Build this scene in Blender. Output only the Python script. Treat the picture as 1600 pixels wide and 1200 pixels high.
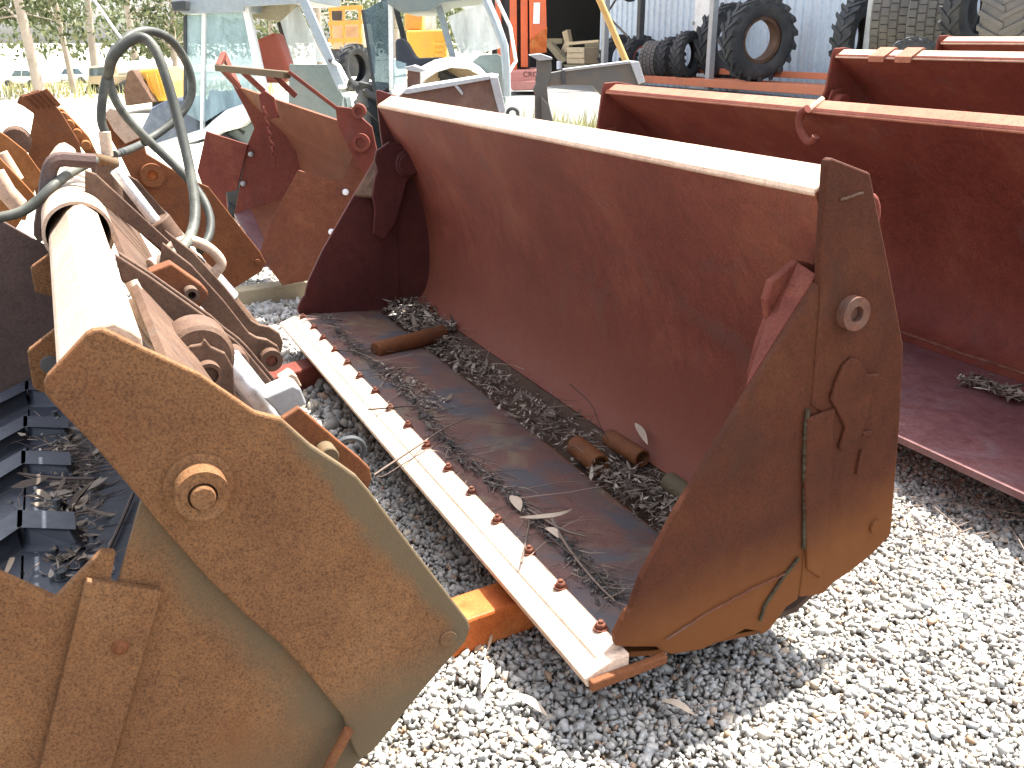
import bpy, bmesh, math, random
import numpy as np
from mathutils import Vector, Matrix
random.seed(7); rng = np.random.default_rng(7)
for o in list(bpy.data.objects): bpy.data.objects.remove(o)
scene = bpy.context.scene; COL = scene.collection
# ---------------------------------------------------------------- camera, light, exposure
CAMZ = 1.402; PITCH = math.radians(20.0713); F = 1477.7
cd = bpy.data.cameras.new('camera'); cam = bpy.data.objects.new('camera', cd); COL.objects.link(cam)
cam.location = (0, 0, CAMZ); cam.rotation_euler = (math.radians(90)-PITCH, 0, 0)
cd.sensor_width = 36; cd.lens = 36*F/1600; cd.clip_start = .05; cd.clip_end = 600
scene.camera = cam
YAW = 0.4417
U = Vector((-math.sin(YAW), math.cos(YAW), 0)); V = Vector((math.cos(YAW), math.sin(YAW), 0)); W = Vector((0, 0, 1))
O = Vector((.18913, 1.74612, .2))               # bolt nearest the camera on the middle bucket
SUN = (V*.45+U*.13+W).normalized()
sd = bpy.data.lights.new('sun', 'SUN'); sun = bpy.data.objects.new('sun', sd); COL.objects.link(sun)
sd.energy = 5.0; sd.angle = math.radians(.5); sd.color = (1, .95, .86)
sun.rotation_euler = SUN.to_track_quat('Z', 'Y').to_euler(); sun.location = (0, 0, 12)
world = bpy.data.worlds.new('World'); scene.world = world; world.use_nodes = True
nt = world.node_tree; bg = nt.nodes['Background']
sky = nt.nodes.new('ShaderNodeTexSky'); sky.sky_type = 'NISHITA'; sky.sun_disc = False
sky.sun_elevation = math.asin(SUN.z); sky.sun_rotation = math.atan2(SUN.x, SUN.y)
sky.air_density = 1.0; sky.dust_density = 3.0; sky.ozone_density = .6
hs = nt.nodes.new('ShaderNodeHueSaturation'); hs.inputs['Saturation'].default_value = .42   # camera white balance for shade
nt.links.new(sky.outputs[0], hs.inputs['Color']); nt.links.new(hs.outputs[0], bg.inputs[0]); bg.inputs[1].default_value = .15
scene.view_settings.view_transform = 'Standard'; scene.view_settings.look = 'None'
scene.view_settings.gamma = 1; scene.view_settings.exposure = 2.0
scene.render.engine = 'CYCLES'
scene.cycles.max_bounces = 8; scene.cycles.transparent_max_bounces = 12

# ---------------------------------------------------------------- coordinates
CV = Vector((0, 0, CAMZ))
FW = Vector((0, math.cos(PITCH), -math.sin(PITCH))); UP = Vector((0, math.sin(PITCH), math.cos(PITCH))); RT = Vector((1, 0, 0))
def ray(x, y): return FW+RT*((x-800)/F)-UP*((y-600)/F)
def P(u, v, w): return O+U*u+V*v+W*w
def PU(x, y, u):
    d = ray(x, y); return CV+d*((P(u, 0, 0)-CV).dot(U)/d.dot(U))
def PV(x, y, v):
    d = ray(x, y); return CV+d*((P(0, v, 0)-CV).dot(V)/d.dot(V))
def PD(x, y, Y):
    d = ray(x, y); return CV+d*(Y/d.y)
def PZ(x, y, z):
    d = ray(x, y); return CV+d*((z-CAMZ)/d.z)
def dep(p): return (p-CV).dot(FW)
def px(p, n): return n*dep(p)/F
def uvw(p):
    q = p-O; return q.dot(U), q.dot(V), q.z
def sm(a, b, x):
    t = np.clip((x-a)/(b-a), 0, 1); return t*t*(3-2*t)
def ground_z(x, y):
    x = np.asarray(x, float); y = np.asarray(y, float)
    return .56*sm(8.5, 16, y)*sm(-.28, -.06, x/np.maximum(y, .5))
def gz(p): return float(ground_z(p.x, p.y))

# ---------------------------------------------------------------- materials
def mat(name):
    m = bpy.data.materials.new(name); m.use_nodes = True
    return m, m.node_tree, m.node_tree.nodes['Principled BSDF']
def tex(nt, kind, **k):
    n = nt.nodes.new('ShaderNodeTex'+kind)
    for a, b in k.items(): n.inputs[a].default_value = b
    return n
def coords(nt, scale=(1, 1, 1), rot=(0, 0, 0)):
    g = nt.nodes.new('ShaderNodeNewGeometry'); mp = nt.nodes.new('ShaderNodeMapping')
    mp.inputs['Scale'].default_value = scale; mp.inputs['Rotation'].default_value = rot
    nt.links.new(g.outputs['Position'], mp.inputs[0]); return mp.outputs[0]
def ramp(nt, fac, stops):
    r = nt.nodes.new('ShaderNodeValToRGB'); nt.links.new(fac, r.inputs[0]); e = r.color_ramp.elements
    while len(e) < len(stops): e.new(.5)
    for i, (p, c) in enumerate(stops): e[i].position = p; e[i].color = (*c, 1)
    return r.outputs[0]
def mixc(nt, a, b, fac, mode='MIX'):
    m = nt.nodes.new('ShaderNodeMix'); m.data_type = 'RGBA'; m.blend_type = mode
    for s, v in ((6, a), (7, b), (0, fac)):
        if hasattr(v, 'links'): nt.links.new(v, m.inputs[s])
        else: m.inputs[s].default_value = (*v, 1) if isinstance(v, tuple) else v
    return m.outputs[2]
def maprange(nt, v, a, b, c=0, d=1):
    m = nt.nodes.new('ShaderNodeMapRange'); nt.links.new(v, m.inputs[0])
    for i, x in enumerate((a, b, c, d)): m.inputs[i+1].default_value = x
    return m.outputs[0]
def bump(nt, h, bs, strength=.3, dist=.002):
    b = nt.nodes.new('ShaderNodeBump'); b.inputs['Strength'].default_value = strength; b.inputs['Distance'].default_value = dist
    nt.links.new(h, b.inputs['Height']); nt.links.new(b.outputs[0], bs.inputs['Normal'])
def rust(name, dark, mid, light, patch=(.12, .11, .09), pamt=.35, rough=.75, big=2.2, streak=True, fine=150, stain=None, samt=0, metal=0.0, bands=(), spec=.15, bandcol=(.135, .115, .08), mid_=28, midf=.4, finef=.5):
    m, nt, bs = mat(name)
    c = coords(nt)
    n1 = tex(nt, 'Noise', Scale=big, Detail=6, Roughness=.65, Distortion=.3); nt.links.new(c, n1.inputs[0])
    col = ramp(nt, n1.outputs[0], [(.3, dark), (.52, mid), (.72, light)])
    n2 = tex(nt, 'Noise', Scale=fine, Detail=4, Roughness=.7); nt.links.new(c, n2.inputs[0])
    n3 = tex(nt, 'Noise', Scale=mid_, Detail=5, Roughness=.7); nt.links.new(c, n3.inputs[0])
    col = mixc(nt, col, ramp(nt, n2.outputs[0], [(.34, (.35, .3, .28)), (.5, (.75, .75, .75)), (.66, (1, .95, .85))]), finef, 'MULTIPLY')
    col = mixc(nt, col, ramp(nt, n3.outputs[0], [(.36, (.6, .56, .53)), (.55, (1, 1, 1)), (.7, (1, .97, .88))]), midf, 'MULTIPLY')
    col = mixc(nt, col, light, maprange(nt, n3.outputs[0], .62, .8, 0, .3))
    n4 = tex(nt, 'Noise', Scale=4.2, Detail=7, Roughness=.6, Distortion=.6); nt.links.new(c, n4.inputs[0])
    col = mixc(nt, col, patch, maprange(nt, n4.outputs[0], .56, .68, 0, pamt))
    if streak:
        n5 = tex(nt, 'Noise', Scale=1, Detail=4, Roughness=.6); nt.links.new(coords(nt, (22, 22, 1.1)), n5.inputs[0])
        col = mixc(nt, col, ramp(nt, n5.outputs[0], [(.3, (.66, .6, .6)), (.52, (1, 1, 1)), (.7, (1.0, .97, .9))]), .3, 'MULTIPLY')
    if stain:
        n6 = tex(nt, 'Noise', Scale=3.1, Detail=5, Roughness=.55, Distortion=1.2); nt.links.new(c, n6.inputs[0])
        col = mixc(nt, col, stain, maprange(nt, n6.outputs[0], .46, .62, 0, samt))
    for dv, dw, lo, hi in bands:      # noisy-edged bands: grime on tan plates, painted bounce light on inner and nearplate
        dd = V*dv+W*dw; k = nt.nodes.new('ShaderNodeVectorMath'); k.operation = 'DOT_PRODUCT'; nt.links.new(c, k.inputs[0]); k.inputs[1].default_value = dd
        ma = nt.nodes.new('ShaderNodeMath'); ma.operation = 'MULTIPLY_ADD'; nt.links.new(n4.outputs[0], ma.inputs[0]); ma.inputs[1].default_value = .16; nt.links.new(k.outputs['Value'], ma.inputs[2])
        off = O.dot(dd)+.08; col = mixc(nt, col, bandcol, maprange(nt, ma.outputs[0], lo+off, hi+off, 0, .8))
    nt.links.new(col, bs.inputs['Base Color'])
    nt.links.new(maprange(nt, n3.outputs[0], .3, .7, rough-.12, rough+.1), bs.inputs['Roughness'])
    bs.inputs['Metallic'].default_value = metal
    bs.inputs['Specular IOR Level'].default_value = spec
    add = nt.nodes.new('ShaderNodeMath'); add.operation = 'ADD'
    nt.links.new(n2.outputs[0], add.inputs[0]); nt.links.new(n3.outputs[0], add.inputs[1])
    bump(nt, add.outputs[0], bs, .35, .0025)
    return m
def paint(name, c, rough=.5, dirt=(.25, .2, .15), amt=.4, scale=5, metal=0, spec=.5):
    m, nt, bs = mat(name)
    co = coords(nt)
    n1 = tex(nt, 'Noise', Scale=scale, Detail=7, Roughness=.65); nt.links.new(co, n1.inputs[0])
    n2 = tex(nt, 'Noise', Scale=scale*9, Detail=4, Roughness=.7); nt.links.new(co, n2.inputs[0])
    col = mixc(nt, c, dirt, maprange(nt, n1.outputs[0], .48, .72, 0, amt))
    col = mixc(nt, col, ramp(nt, n2.outputs[0], [(.35, (.7, .7, .7)), (.6, (1, 1, 1))]), .5, 'MULTIPLY')
    nt.links.new(col, bs.inputs['Base Color']); bs.inputs['Metallic'].default_value = metal
    bs.inputs['Specular IOR Level'].default_value = spec
    nt.links.new(maprange(nt, n2.outputs[0], .3, .7, max(.05, rough-.1), min(1, rough+.12)), bs.inputs['Roughness'])
    bump(nt, n2.outputs[0], bs, .15, .002)
    return m
def islands(name, stops, rough=.8, nscale=90, namt=.4, trans=0):
    m, nt, bs = mat(name)
    g = nt.nodes.new('ShaderNodeNewGeometry')
    col = ramp(nt, g.outputs['Random Per Island'], stops)
    n = tex(nt, 'Noise', Scale=nscale, Detail=3); nt.links.new(g.outputs['Position'], n.inputs[0])
    col = mixc(nt, col, ramp(nt, n.outputs[0], [(.35, (.6, .6, .6)), (.65, (1, 1, 1))]), namt, 'MULTIPLY')
    nt.links.new(col, bs.inputs['Base Color']); bs.inputs['Roughness'].default_value = rough
    bs.inputs['Specular IOR Level'].default_value = .25
    if trans:
        t = nt.nodes.new('ShaderNodeBsdfTranslucent'); nt.links.new(col, t.inputs[0])
        mx = nt.nodes.new('ShaderNodeMixShader'); mx.inputs[0].default_value = trans
        nt.links.new(bs.outputs[0], mx.inputs[1]); nt.links.new(t.outputs[0], mx.inputs[2])
        nt.links.new(mx.outputs[0], nt.nodes['Material Output'].inputs[0])
    return m
def glass(name, tint, opac, dust):
    m, nt, bs = mat(name)
    tr = nt.nodes.new('ShaderNodeBsdfTransparent'); tr.inputs[0].default_value = (*tint, 1)
    bs.inputs['Roughness'].default_value = .12
    n = tex(nt, 'Noise', Scale=3, Detail=6, Roughness=.6); nt.links.new(coords(nt, (2.2, 2.2, .5)), n.inputs[0])
    nt.links.new(ramp(nt, n.outputs[0], [(.3, tuple(.55*x for x in dust)), (.7, dust)]), bs.inputs['Base Color'])
    mx = nt.nodes.new('ShaderNodeMixShader')
    nt.links.new(maprange(nt, n.outputs[0], .3, .7, opac-.2, opac+.2), mx.inputs[0])
    nt.links.new(tr.outputs[0], mx.inputs[1]); nt.links.new(bs.outputs[0], mx.inputs[2])
    nt.links.new(mx.outputs[0], nt.nodes['Material Output'].inputs[0])
    return m
M = {}
M['inner'] = rust('rust_red_brown', (.126, .034, .024), (.168, .046, .032), (.228, .078, .047), patch=(.10, .048, .042), pamt=.5, rough=.62, bands=((0, -1, -.42, -.05),), bandcol=(.195, .066, .044))  # lower wall painted lighter in place of bounced light, as scoured steel
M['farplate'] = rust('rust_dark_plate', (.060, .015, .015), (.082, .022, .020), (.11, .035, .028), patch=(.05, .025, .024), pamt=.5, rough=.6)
M['outer'] = rust('rust_brown', (.13, .050, .024), (.17, .064, .027), (.22, .095, .036), patch=(.095, .052, .04), pamt=.45, rough=.72, streak=False)
M['nearplate'] = rust('rust_side_plate', (.060, .0185, .0095), (.080, .0245, .0120), (.108, .039, .017), patch=(.045, .023, .018), pamt=.5, rough=.72, streak=True, big=2.6, bands=((.25, -.97, -.10, .05),), bandcol=(.15, .055, .016))  # orange rust low down, painted lighter to carry light bounced off the ground
M['orangetan'] = rust('orange_tan_rust', (.20, .075, .024), (.27, .11, .038), (.34, .17, .07), patch=(.16, .06, .03), pamt=.6, big=6, streak=False)
M['lip'] = rust('rust_lip', (.11, .042, .046), (.14, .056, .06), (.18, .085, .085), patch=(.14, .10, .11), pamt=.5, rough=.5, spec=.4)
M['darkplate'] = rust('grey_dark_plate', (.08, .052, .046), (.105, .070, .062), (.14, .095, .08), patch=(.08, .07, .075), pamt=.6)
TANK = dict(patch=(.15, .058, .022), pamt=.55, rough=.8, streak=False, bandcol=(.098, .080, .050), big=3.5, mid_=60, midf=.4, fine=240, finef=.85)
TANC = ((.155, .074, .036), (.205, .102, .047), (.25, .138, .070))
M['tan'] = rust('rust_tan', *TANC, bands=((.873, .488, -.275, -.248), (.4, -.92, -.37, -.22)), **TANK)
M['tanlow'] = rust('rust_tan_lower', *TANC, bands=((.873, .488, -.585, -.50), (.3, -.95, -.30, -.05)), **TANK)
M['floor'] = rust('floor_steel', (.12, .068, .062), (.155, .085, .072), (.20, .125, .09), patch=(.17, .14, .09), pamt=.7, rough=.6, streak=False, stain=(.075, .076, .085), samt=.9, big=3)
M['second'] = rust('rust_dark_red', (.125, .030, .021), (.165, .042, .029), (.21, .072, .042), patch=(.11, .05, .045), pamt=.5, rough=.65)
M['worn'] = rust('worn_steel', (.52, .37, .28), (.62, .47, .37), (.70, .57, .46), patch=(.45, .29, .20), pamt=.4, rough=.5, streak=False)
M['rail'] = rust('worn_rail_steel', (.42, .26, .18), (.55, .38, .28), (.65, .48, .36), patch=(.35, .2, .13), pamt=.3, rough=.55, streak=False)
M['rail2'] = rust('rust_rail', (.28, .105, .062), (.35, .145, .092), (.42, .20, .135), patch=(.26, .11, .08), pamt=.3, rough=.6, streak=False)
M['bolt'] = rust('rust_bolt', (.10, .036, .025), (.15, .055, .036), (.21, .09, .06), rough=.6, big=30, streak=False)
M['greyrust'] = rust('grey_brown_steel', (.085, .052, .038), (.12, .072, .050), (.17, .11, .075), patch=(.10, .085, .072), pamt=.6, rough=.7, streak=False, big=6)
M['orange'] = rust('orange_rust', (.36, .085, .02), (.48, .125, .032), (.58, .22, .075), patch=(.22, .07, .03), pamt=.7, rough=.6, streak=False, big=8)
M['grill'] = rust('rust_orange_red', (.125, .042, .024), (.17, .058, .031), (.225, .095, .046), patch=(.09, .04, .032), pamt=.5, rough=.68)
M['chrome'] = paint('chrome_rod', (.80, .84, .88), .3, (.6, .58, .55), .25, 5, metal=.6)
M['hose'] = paint('hose_rubber', (.045, .048, .042), .55, (.20, .20, .16), .75, 6, spec=.3)
M['rubber'] = paint('track_rubber', (.026, .031, .044), .5, (.05, .056, .07), .5, 5)
M['tyre'] = paint('tyre_rubber', (.035, .038, .042), .7, (.10, .095, .09), .7, 3, spec=.3)
M['tyre2'] = paint('worn_tyre_rubber', (.10, .098, .095), .75, (.17, .15, .13), .7, 3, spec=.3)
M['cab'] = paint('cab_paint', (.27, .32, .35), .45, (.3, .32, .30), .5, 3)
M['cabwhite'] = paint('fender_paint', (.75, .77, .76), .5, (.45, .4, .32), .4, 3)
M['cabdark'] = paint('cab_trim', (.03, .035, .04), .6, (.12, .11, .1), .5, 5)
M['cabgreen'] = paint('cab_panel', (.14, .18, .175), .55, (.22, .21, .17), .5, 4)
M['lining'] = paint('roof_lining', (.55, .47, .33), .9, (.3, .22, .12), .5, 7)
M['tarp'] = paint('blue_bonnet', (.10, .125, .165), .5, (.3, .32, .35), .6, 5)
M['yellow'] = paint('yellow_paint', (.62, .36, .04), .5, (.4, .25, .1), .5, 3)
M['amber'] = paint('amber_paint', (.62, .27, .04), .55, (.35, .18, .08), .6, 3)
M['beige'] = paint('beige_paint', (.5, .4, .26), .6, (.3, .2, .12), .5, 3)
M['fork'] = paint('forklift_orange', (.62, .12, .035), .5, (.35, .1, .06), .5, 3)
M['forkbase'] = paint('forklift_base', (.50, .20, .17), .6, (.4, .25, .2), .5, 3)
M['label'] = paint('label_white', (.8, .8, .82), .6, (.5, .5, .5), .3, 8)
M['ink'] = paint('lettering', (.10, .04, .03), .7, (.1, .05, .04), .2, 8)
M['wall'] = paint('wall_sheet', (.50, .58, .66), .5, (.42, .46, .5), .5, 1.5)
M['galv'] = paint('galvanised', (.35, .37, .38), .5, (.22, .21, .19), .5, 9, metal=.2)
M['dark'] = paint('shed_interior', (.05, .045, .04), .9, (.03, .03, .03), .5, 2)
M['rackbeam'] = paint('rack_beam', (.52, .17, .08), .6, (.32, .13, .08), .6, 4)
M['wood'] = paint('weathered_wood', (.30, .25, .16), .85, (.18, .14, .09), .6, 9)
M['crate'] = paint('crate_wood', (.55, .43, .28), .8, (.35, .25, .15), .5, 5)
M['grey'] = paint('grey_steel', (.085, .083, .075), .6, (.15, .10, .06), .9, 6)
M['greyflat'] = paint('pale_steel_plate', (.27, .275, .28), .55, (.4, .36, .3), .5, 7)
M['box'] = rust('brown_box_steel', (.12, .07, .055), (.17, .10, .08), (.22, .15, .12), patch=(.18, .15, .12), pamt=.5, big=4)
M['boxtop'] = paint('pale_box_top', (.36, .38, .40), .6, (.2, .15, .1), .4, 6)
M['pole'] = paint('ochre_pole', (.50, .30, .09), .55, (.3, .18, .08), .4, 8)
M['string'] = paint('white_cord', (.7, .7, .72), .8, (.6, .6, .6), .2, 8)
M['glassA'] = glass('cab_glass', (.80, .92, .95), .55, (.50, .66, .70))
M['glassB'] = glass('dark_cab_glass', (.45, .54, .58), .5, (.17, .24, .28))
M['glassC'] = glass('dusty_glare_glass', (.95, .97, .98), .6, (.85, .88, .86))  # whitened film: dust plus reflected sky and bright ground painted in
M['red'] = paint('red_paint', (.42, .09, .05), .6, (.3, .1, .08), .5, 4)
M['seat'] = paint('seat_vinyl', (.07, .075, .10), .7, (.12, .12, .13), .5, 5)
M['apron'] = paint('shaded_grey_apron', (.16, .16, .155), .9, (.10, .095, .085), .7, 1.2, spec=.1)
M['dirt'] = paint('dry_dirt', (.085, .055, .04), .95, (.05, .035, .028), .8, 14, spec=.1)
M['bark'] = paint('gum_bark', (.36, .31, .26), .9, (.2, .16, .12), .7, 2)
M['gravel'] = islands('gravel_stone', [(0, (.21, .195, .175)), (.3, (.34, .325, .30)), (.6, (.45, .435, .41)), (.8, (.31, .315, .31)), (.93, (.45, .40, .33)), (1, (.34, .21, .13))], .85, 160, .35)
M['litter'] = islands('dry_litter', [(0, (.055, .042, .034)), (.3, (.13, .10, .078)), (.6, (.23, .185, .145)), (.85, (.34, .29, .235)), (1, (.48, .42, .35))], .85, 200, .3)
M['leaf'] = islands('dry_leaf', [(0, (.36, .22, .13)), (.4, (.42, .30, .21)), (.7, (.55, .47, .38)), (1, (.45, .44, .38))], .7, 120, .3, .15)
M['twig'] = islands('dry_twig', [(0, (.06, .045, .04)), (.4, (.13, .10, .085)), (.7, (.22, .16, .13)), (1, (.36, .28, .22))], .85, 150, .3)
M['foliage'] = islands('gum_foliage', [(0, (.035, .05, .022)), (.4, (.068, .09, .04)), (.7, (.105, .125, .06)), (1, (.17, .17, .09))], .5, 1.2, .4, .5)
M['straw'] = islands('dry_grass', [(0, (.30, .28, .14)), (.5, (.42, .38, .2)), (1, (.2, .26, .1))], .8, 5, .3, .3)
M['car1'] = paint('car_paint', (.55, .62, .68), .3, (.5, .5, .5), .2, 2)
M['car2'] = paint('car_white', (.75, .76, .76), .3, (.6, .6, .58), .2, 2)
m, nt, bs = mat('yard_ground')
c = coords(nt)
n1 = tex(nt, 'Noise', Scale=.5, Detail=6); nt.links.new(c, n1.inputs[0])
n2 = tex(nt, 'Voronoi', Scale=48); nt.links.new(c, n2.inputs[0])
n3 = tex(nt, 'Noise', Scale=7, Detail=6, Roughness=.7); nt.links.new(c, n3.inputs[0])
sep = nt.nodes.new('ShaderNodeSeparateXYZ'); nt.links.new(c, sep.inputs[0])
near = ramp(nt, n2.outputs['Color'], [(.2, (.11, .09, .065)), (.6, (.18, .15, .115)), (.9, (.25, .22, .18))])
far = ramp(nt, n1.outputs[0], [(.35, (.46, .42, .33)), (.6, (.56, .52, .42))])
far = mixc(nt, far, ramp(nt, n3.outputs[0], [(.35, (.7, .68, .6)), (.6, (1, 1, 1))]), .5, 'MULTIPLY')
nt.links.new(mixc(nt, near, far, maprange(nt, sep.outputs[1], 4.2, 6.2)), bs.inputs['Base Color'])
bs.inputs['Roughness'].default_value = .9
bump(nt, n3.outputs[0], bs, .5, .02); M['ground'] = m

# ---------------------------------------------------------------- mesh building
ORG = {}
class MB:
    def __init__(s): s.v = []; s.f = []
    def add(s, vs, fs):
        n = len(s.v); s.v += [Vector(a) for a in vs]; s.f += [tuple(i+n for i in f) for f in fs]; return s
    def prism(s, pts, ext):
        pts = [Vector(p) for p in pts]; ext = Vector(ext); n = len(pts)
        nr = Vector((0, 0, 0))
        for i in range(n): nr += pts[i].cross(pts[(i+1) % n])
        if nr.dot(ext) > 0: pts.reverse()
        vs = pts+[p+ext for p in pts]
        return s.add(vs, [tuple(range(n)), tuple(range(2*n-1, n-1, -1))]+[(i, i+n, (i+1) % n+n, (i+1) % n) for i in range(n)])
    def ring(s, centers, radii, axis, seg=24, cap=True):
        axis = Vector(axis).normalized(); a = axis.orthogonal().normalized(); b = axis.cross(a); vs = []; fs = []
        for c, r in zip(centers, radii):
            for k in range(seg):
                t = 2*math.pi*k/seg; vs.append(Vector(c)+a*(r*math.cos(t))+b*(r*math.sin(t)))
        for i in range(len(centers)-1):
            for k in range(seg):
                j = (k+1) % seg; fs.append((i*seg+k, i*seg+j, (i+1)*seg+j, (i+1)*seg+k))
        if cap:
            fs.append(tuple(range(seg-1, -1, -1))); n = (len(centers)-1)*seg; fs.append(tuple(range(n, n+seg)))
        return s.add(vs, fs)
    def cyl(s, p0, p1, r, seg=24, r1=None):
        p0 = Vector(p0); p1 = Vector(p1); d = p1-p0; L = d.length; n = d/L; c = min(r*.12, L*.25); r1 = r if r1 is None else r1
        return s.ring([p0, p0+n*c, p1-n*c, p1], [r-c, r, r1, r1-c], d, seg)
    def pipe(s, p0, p1, r, ri, seg=28):
        p0 = Vector(p0); p1 = Vector(p1); d = (p1-p0)
        return s.ring([p0+d*.25, p0, p0, p1, p1, p0+d*.25], [ri, ri, r, r, ri, ri], d, seg, cap=False)
    def tube(s, pts, r, seg=8, r1=None, smooth=0):
        pts = [Vector(p) for p in pts]
        for _ in range(smooth):
            q = [pts[0]]
            for i in range(len(pts)-1): q += [pts[i]*.75+pts[i+1]*.25, pts[i]*.25+pts[i+1]*.75]
            pts = q+[pts[-1]]
        n = len(pts); vs = []; fs = []; up = None
        for i, p in enumerate(pts):
            t = (pts[min(i+1, n-1)]-pts[max(i-1, 0)])
            t = t.normalized() if t.length > 0 else Vector((0, 0, 1))
            up = t.orthogonal().normalized() if up is None else (up-t*up.dot(t)).normalized()
            b = t.cross(up); rr = r if r1 is None else r+(r1-r)*i/(n-1)
            for k in range(seg):
                a = 2*math.pi*k/seg; vs.append(p+up*(rr*math.cos(a))+b*(rr*math.sin(a)))
        for i in range(n-1):
            for k in range(seg):
                j = (k+1) % seg; fs.append((i*seg+k, i*seg+j, (i+1)*seg+j, (i+1)*seg+k))
        fs.append(tuple(range(seg-1, -1, -1))); fs.append(tuple(range((n-1)*seg, n*seg)))
        return s.add(vs, fs)
    def bar(s, p0, p1, w, h, up=(0, 0, 1)):
        p0 = Vector(p0); p1 = Vector(p1); d = (p1-p0).normalized(); a = d.cross(Vector(up)).normalized(); b = a.cross(d)
        q = [p0+a*(x*w/2)+b*(y*h/2) for x, y in ((-1, -1), (1, -1), (1, 1), (-1, 1))]
        return s.prism(q, p1-p0)
    def box(s, c, sx, sy, sz):
        c = Vector(c); q = [c+Vector((x*sx/2, y*sy/2, -sz/2)) for x, y in ((-1, -1), (1, -1), (1, 1), (-1, 1))]
        return s.prism(q, (0, 0, sz))
    def pu(s, pix, u, t): return s.prism([PU(x, y, u) for x, y in pix], U*t)
    def pd(s, pix, Y, t): return s.prism([PD(x, y, Y) for x, y in pix], Vector((0, t, 0)))
    def pv(s, pix, v, t): return s.prism([PV(x, y, v) for x, y in pix], V*t)
    def vw(s, pts, u, t): return s.prism([P(u, a, b) for a, b in pts], U*t)
    def build(s, name, m, parent=None, bevel=0, smooth=False, segs=2, org=None):
        org = Vector(org) if org is not None else (Vector(ORG[parent.name]) if parent is not None else None)
        if org is None:
            a = np.array([tuple(v) for v in s.v]); org = Vector((a[:, 0].mean(), a[:, 1].mean(), a[:, 2].min()))
        me = bpy.data.meshes.new(name); me.from_pydata([tuple(v-org) for v in s.v], [], s.f); me.update()
        if smooth: me.polygons.foreach_set('use_smooth', [True]*len(me.polygons))
        me.materials.append(M[m] if isinstance(m, str) else m)
        o = bpy.data.objects.new(name, me); COL.objects.link(o)
        if parent is not None:
            o.parent = parent
            if parent.type == 'MESH': pass
        else: o.location = org
        ORG[o.name] = tuple(org)
        if smooth and bevel == 0: sm_angle(me)
        if bevel:
            b = o.modifiers.new('bevel', 'BEVEL'); b.width = bevel; b.segments = segs; b.limit_method = 'ANGLE'; b.angle_limit = math.radians(40)
        return o
def sm_angle(me, ang=40):
    bm = bmesh.new(); bm.from_mesh(me)
    for e in bm.edges:
        if len(e.link_faces) == 2 and e.calc_face_angle(0) > math.radians(ang): e.smooth = False
    bm.to_mesh(me); bm.free()
def tag(o, label=None, cat=None, group=None, kind=None):
    for k, v in (('label', label), ('category', cat), ('group', group), ('kind', kind)):
        if v: o[k] = v
    return o
def thing(name, label, cat, loc, group=None):
    o = bpy.data.objects.new(name, None); COL.objects.link(o); o.location = loc; ORG[o.name] = tuple(loc); o.empty_display_size = .1
    return tag(o, label, cat, group)
def rawmesh(name, verts, faces_flat, nper, m, smooth=False):
    me = bpy.data.meshes.new(name); nv = len(verts); nf = len(faces_flat)//nper
    me.vertices.add(nv); me.vertices.foreach_set('co', np.ascontiguousarray(verts, dtype=np.float32).ravel())
    me.loops.add(len(faces_flat)); me.loops.foreach_set('vertex_index', np.ascontiguousarray(faces_flat, dtype=np.int32))
    me.polygons.add(nf); me.polygons.foreach_set('loop_start', np.arange(0, nf*nper, nper, dtype=np.int32))
    me.polygons.foreach_set('loop_total', np.full(nf, nper, dtype=np.int32))
    if smooth: me.polygons.foreach_set('use_smooth', np.ones(nf, dtype=bool))
    me.update(calc_edges=True); me.materials.append(M[m])
    o = bpy.data.objects.new(name, me); COL.objects.link(o); return o

# ---------------------------------------------------------------- ground and gravel
def grid(xs, ys): return [(x, y) for y in ys for x in xs]
ys = np.concatenate([np.linspace(-6, 24, 61), np.linspace(26, 300, 30)]); xs = np.concatenate([np.linspace(-250, -31, 20), np.linspace(-30, 30, 61), np.linspace(31, 250, 20)])
vs = [(x, y, float(ground_z(x, y))-.012) for y in ys for x in xs]; nx = len(xs)
fs = [(j*nx+i, j*nx+i+1, (j+1)*nx+i+1, (j+1)*nx+i) for j in range(len(ys)-1) for i in range(nx-1)]
me = bpy.data.meshes.new('ground'); me.from_pydata(vs, [], fs); me.materials.append(M['ground'])
me.polygons.foreach_set('use_smooth', [True]*len(fs))
g = bpy.data.objects.new('ground', me); COL.objects.link(g); tag(g, kind='structure')

av = [(x, y, float(ground_z(x, y))+.004) for y in np.linspace(12.2, 24, 30) for x in np.linspace(-1.2, 16, 30)]
me = bpy.data.meshes.new('shaded_yard_apron'); me.from_pydata(av, [], [(j*30+i, j*30+i+1, (j+1)*30+i+1, (j+1)*30+i) for j in range(29) for i in range(29)]); me.materials.append(M['apron'])
o = bpy.data.objects.new('shaded_path', me); COL.objects.link(o); tag(o, kind='structure')  # sheet added to grey the ground: asphalt with shade painted into its colour
IV = np.array([(x, y, z) for x in (-.72, .72) for y in (-.72, .72) for z in (-.72, .72)]); IF = np.array([(0, 1, 3), (0, 3, 2), (4, 6, 7), (4, 7, 5), (0, 4, 5), (0, 5, 1), (2, 3, 7), (2, 7, 6), (0, 2, 6), (0, 6, 4), (1, 5, 7), (1, 7, 3)])
def rotm(n):
    q = rng.normal(size=(n, 4)); q /= np.linalg.norm(q, axis=1)[:, None]; w, x, y, z = q.T
    return np.stack([1-2*(y*y+z*z), 2*(x*y-z*w), 2*(x*z+y*w), 2*(x*y+z*w), 1-2*(x*x+z*z), 2*(y*z-x*w), 2*(x*z-y*w), 2*(y*z+x*w), 1-2*(x*x+y*y)], 1).reshape(n, 3, 3)
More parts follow.
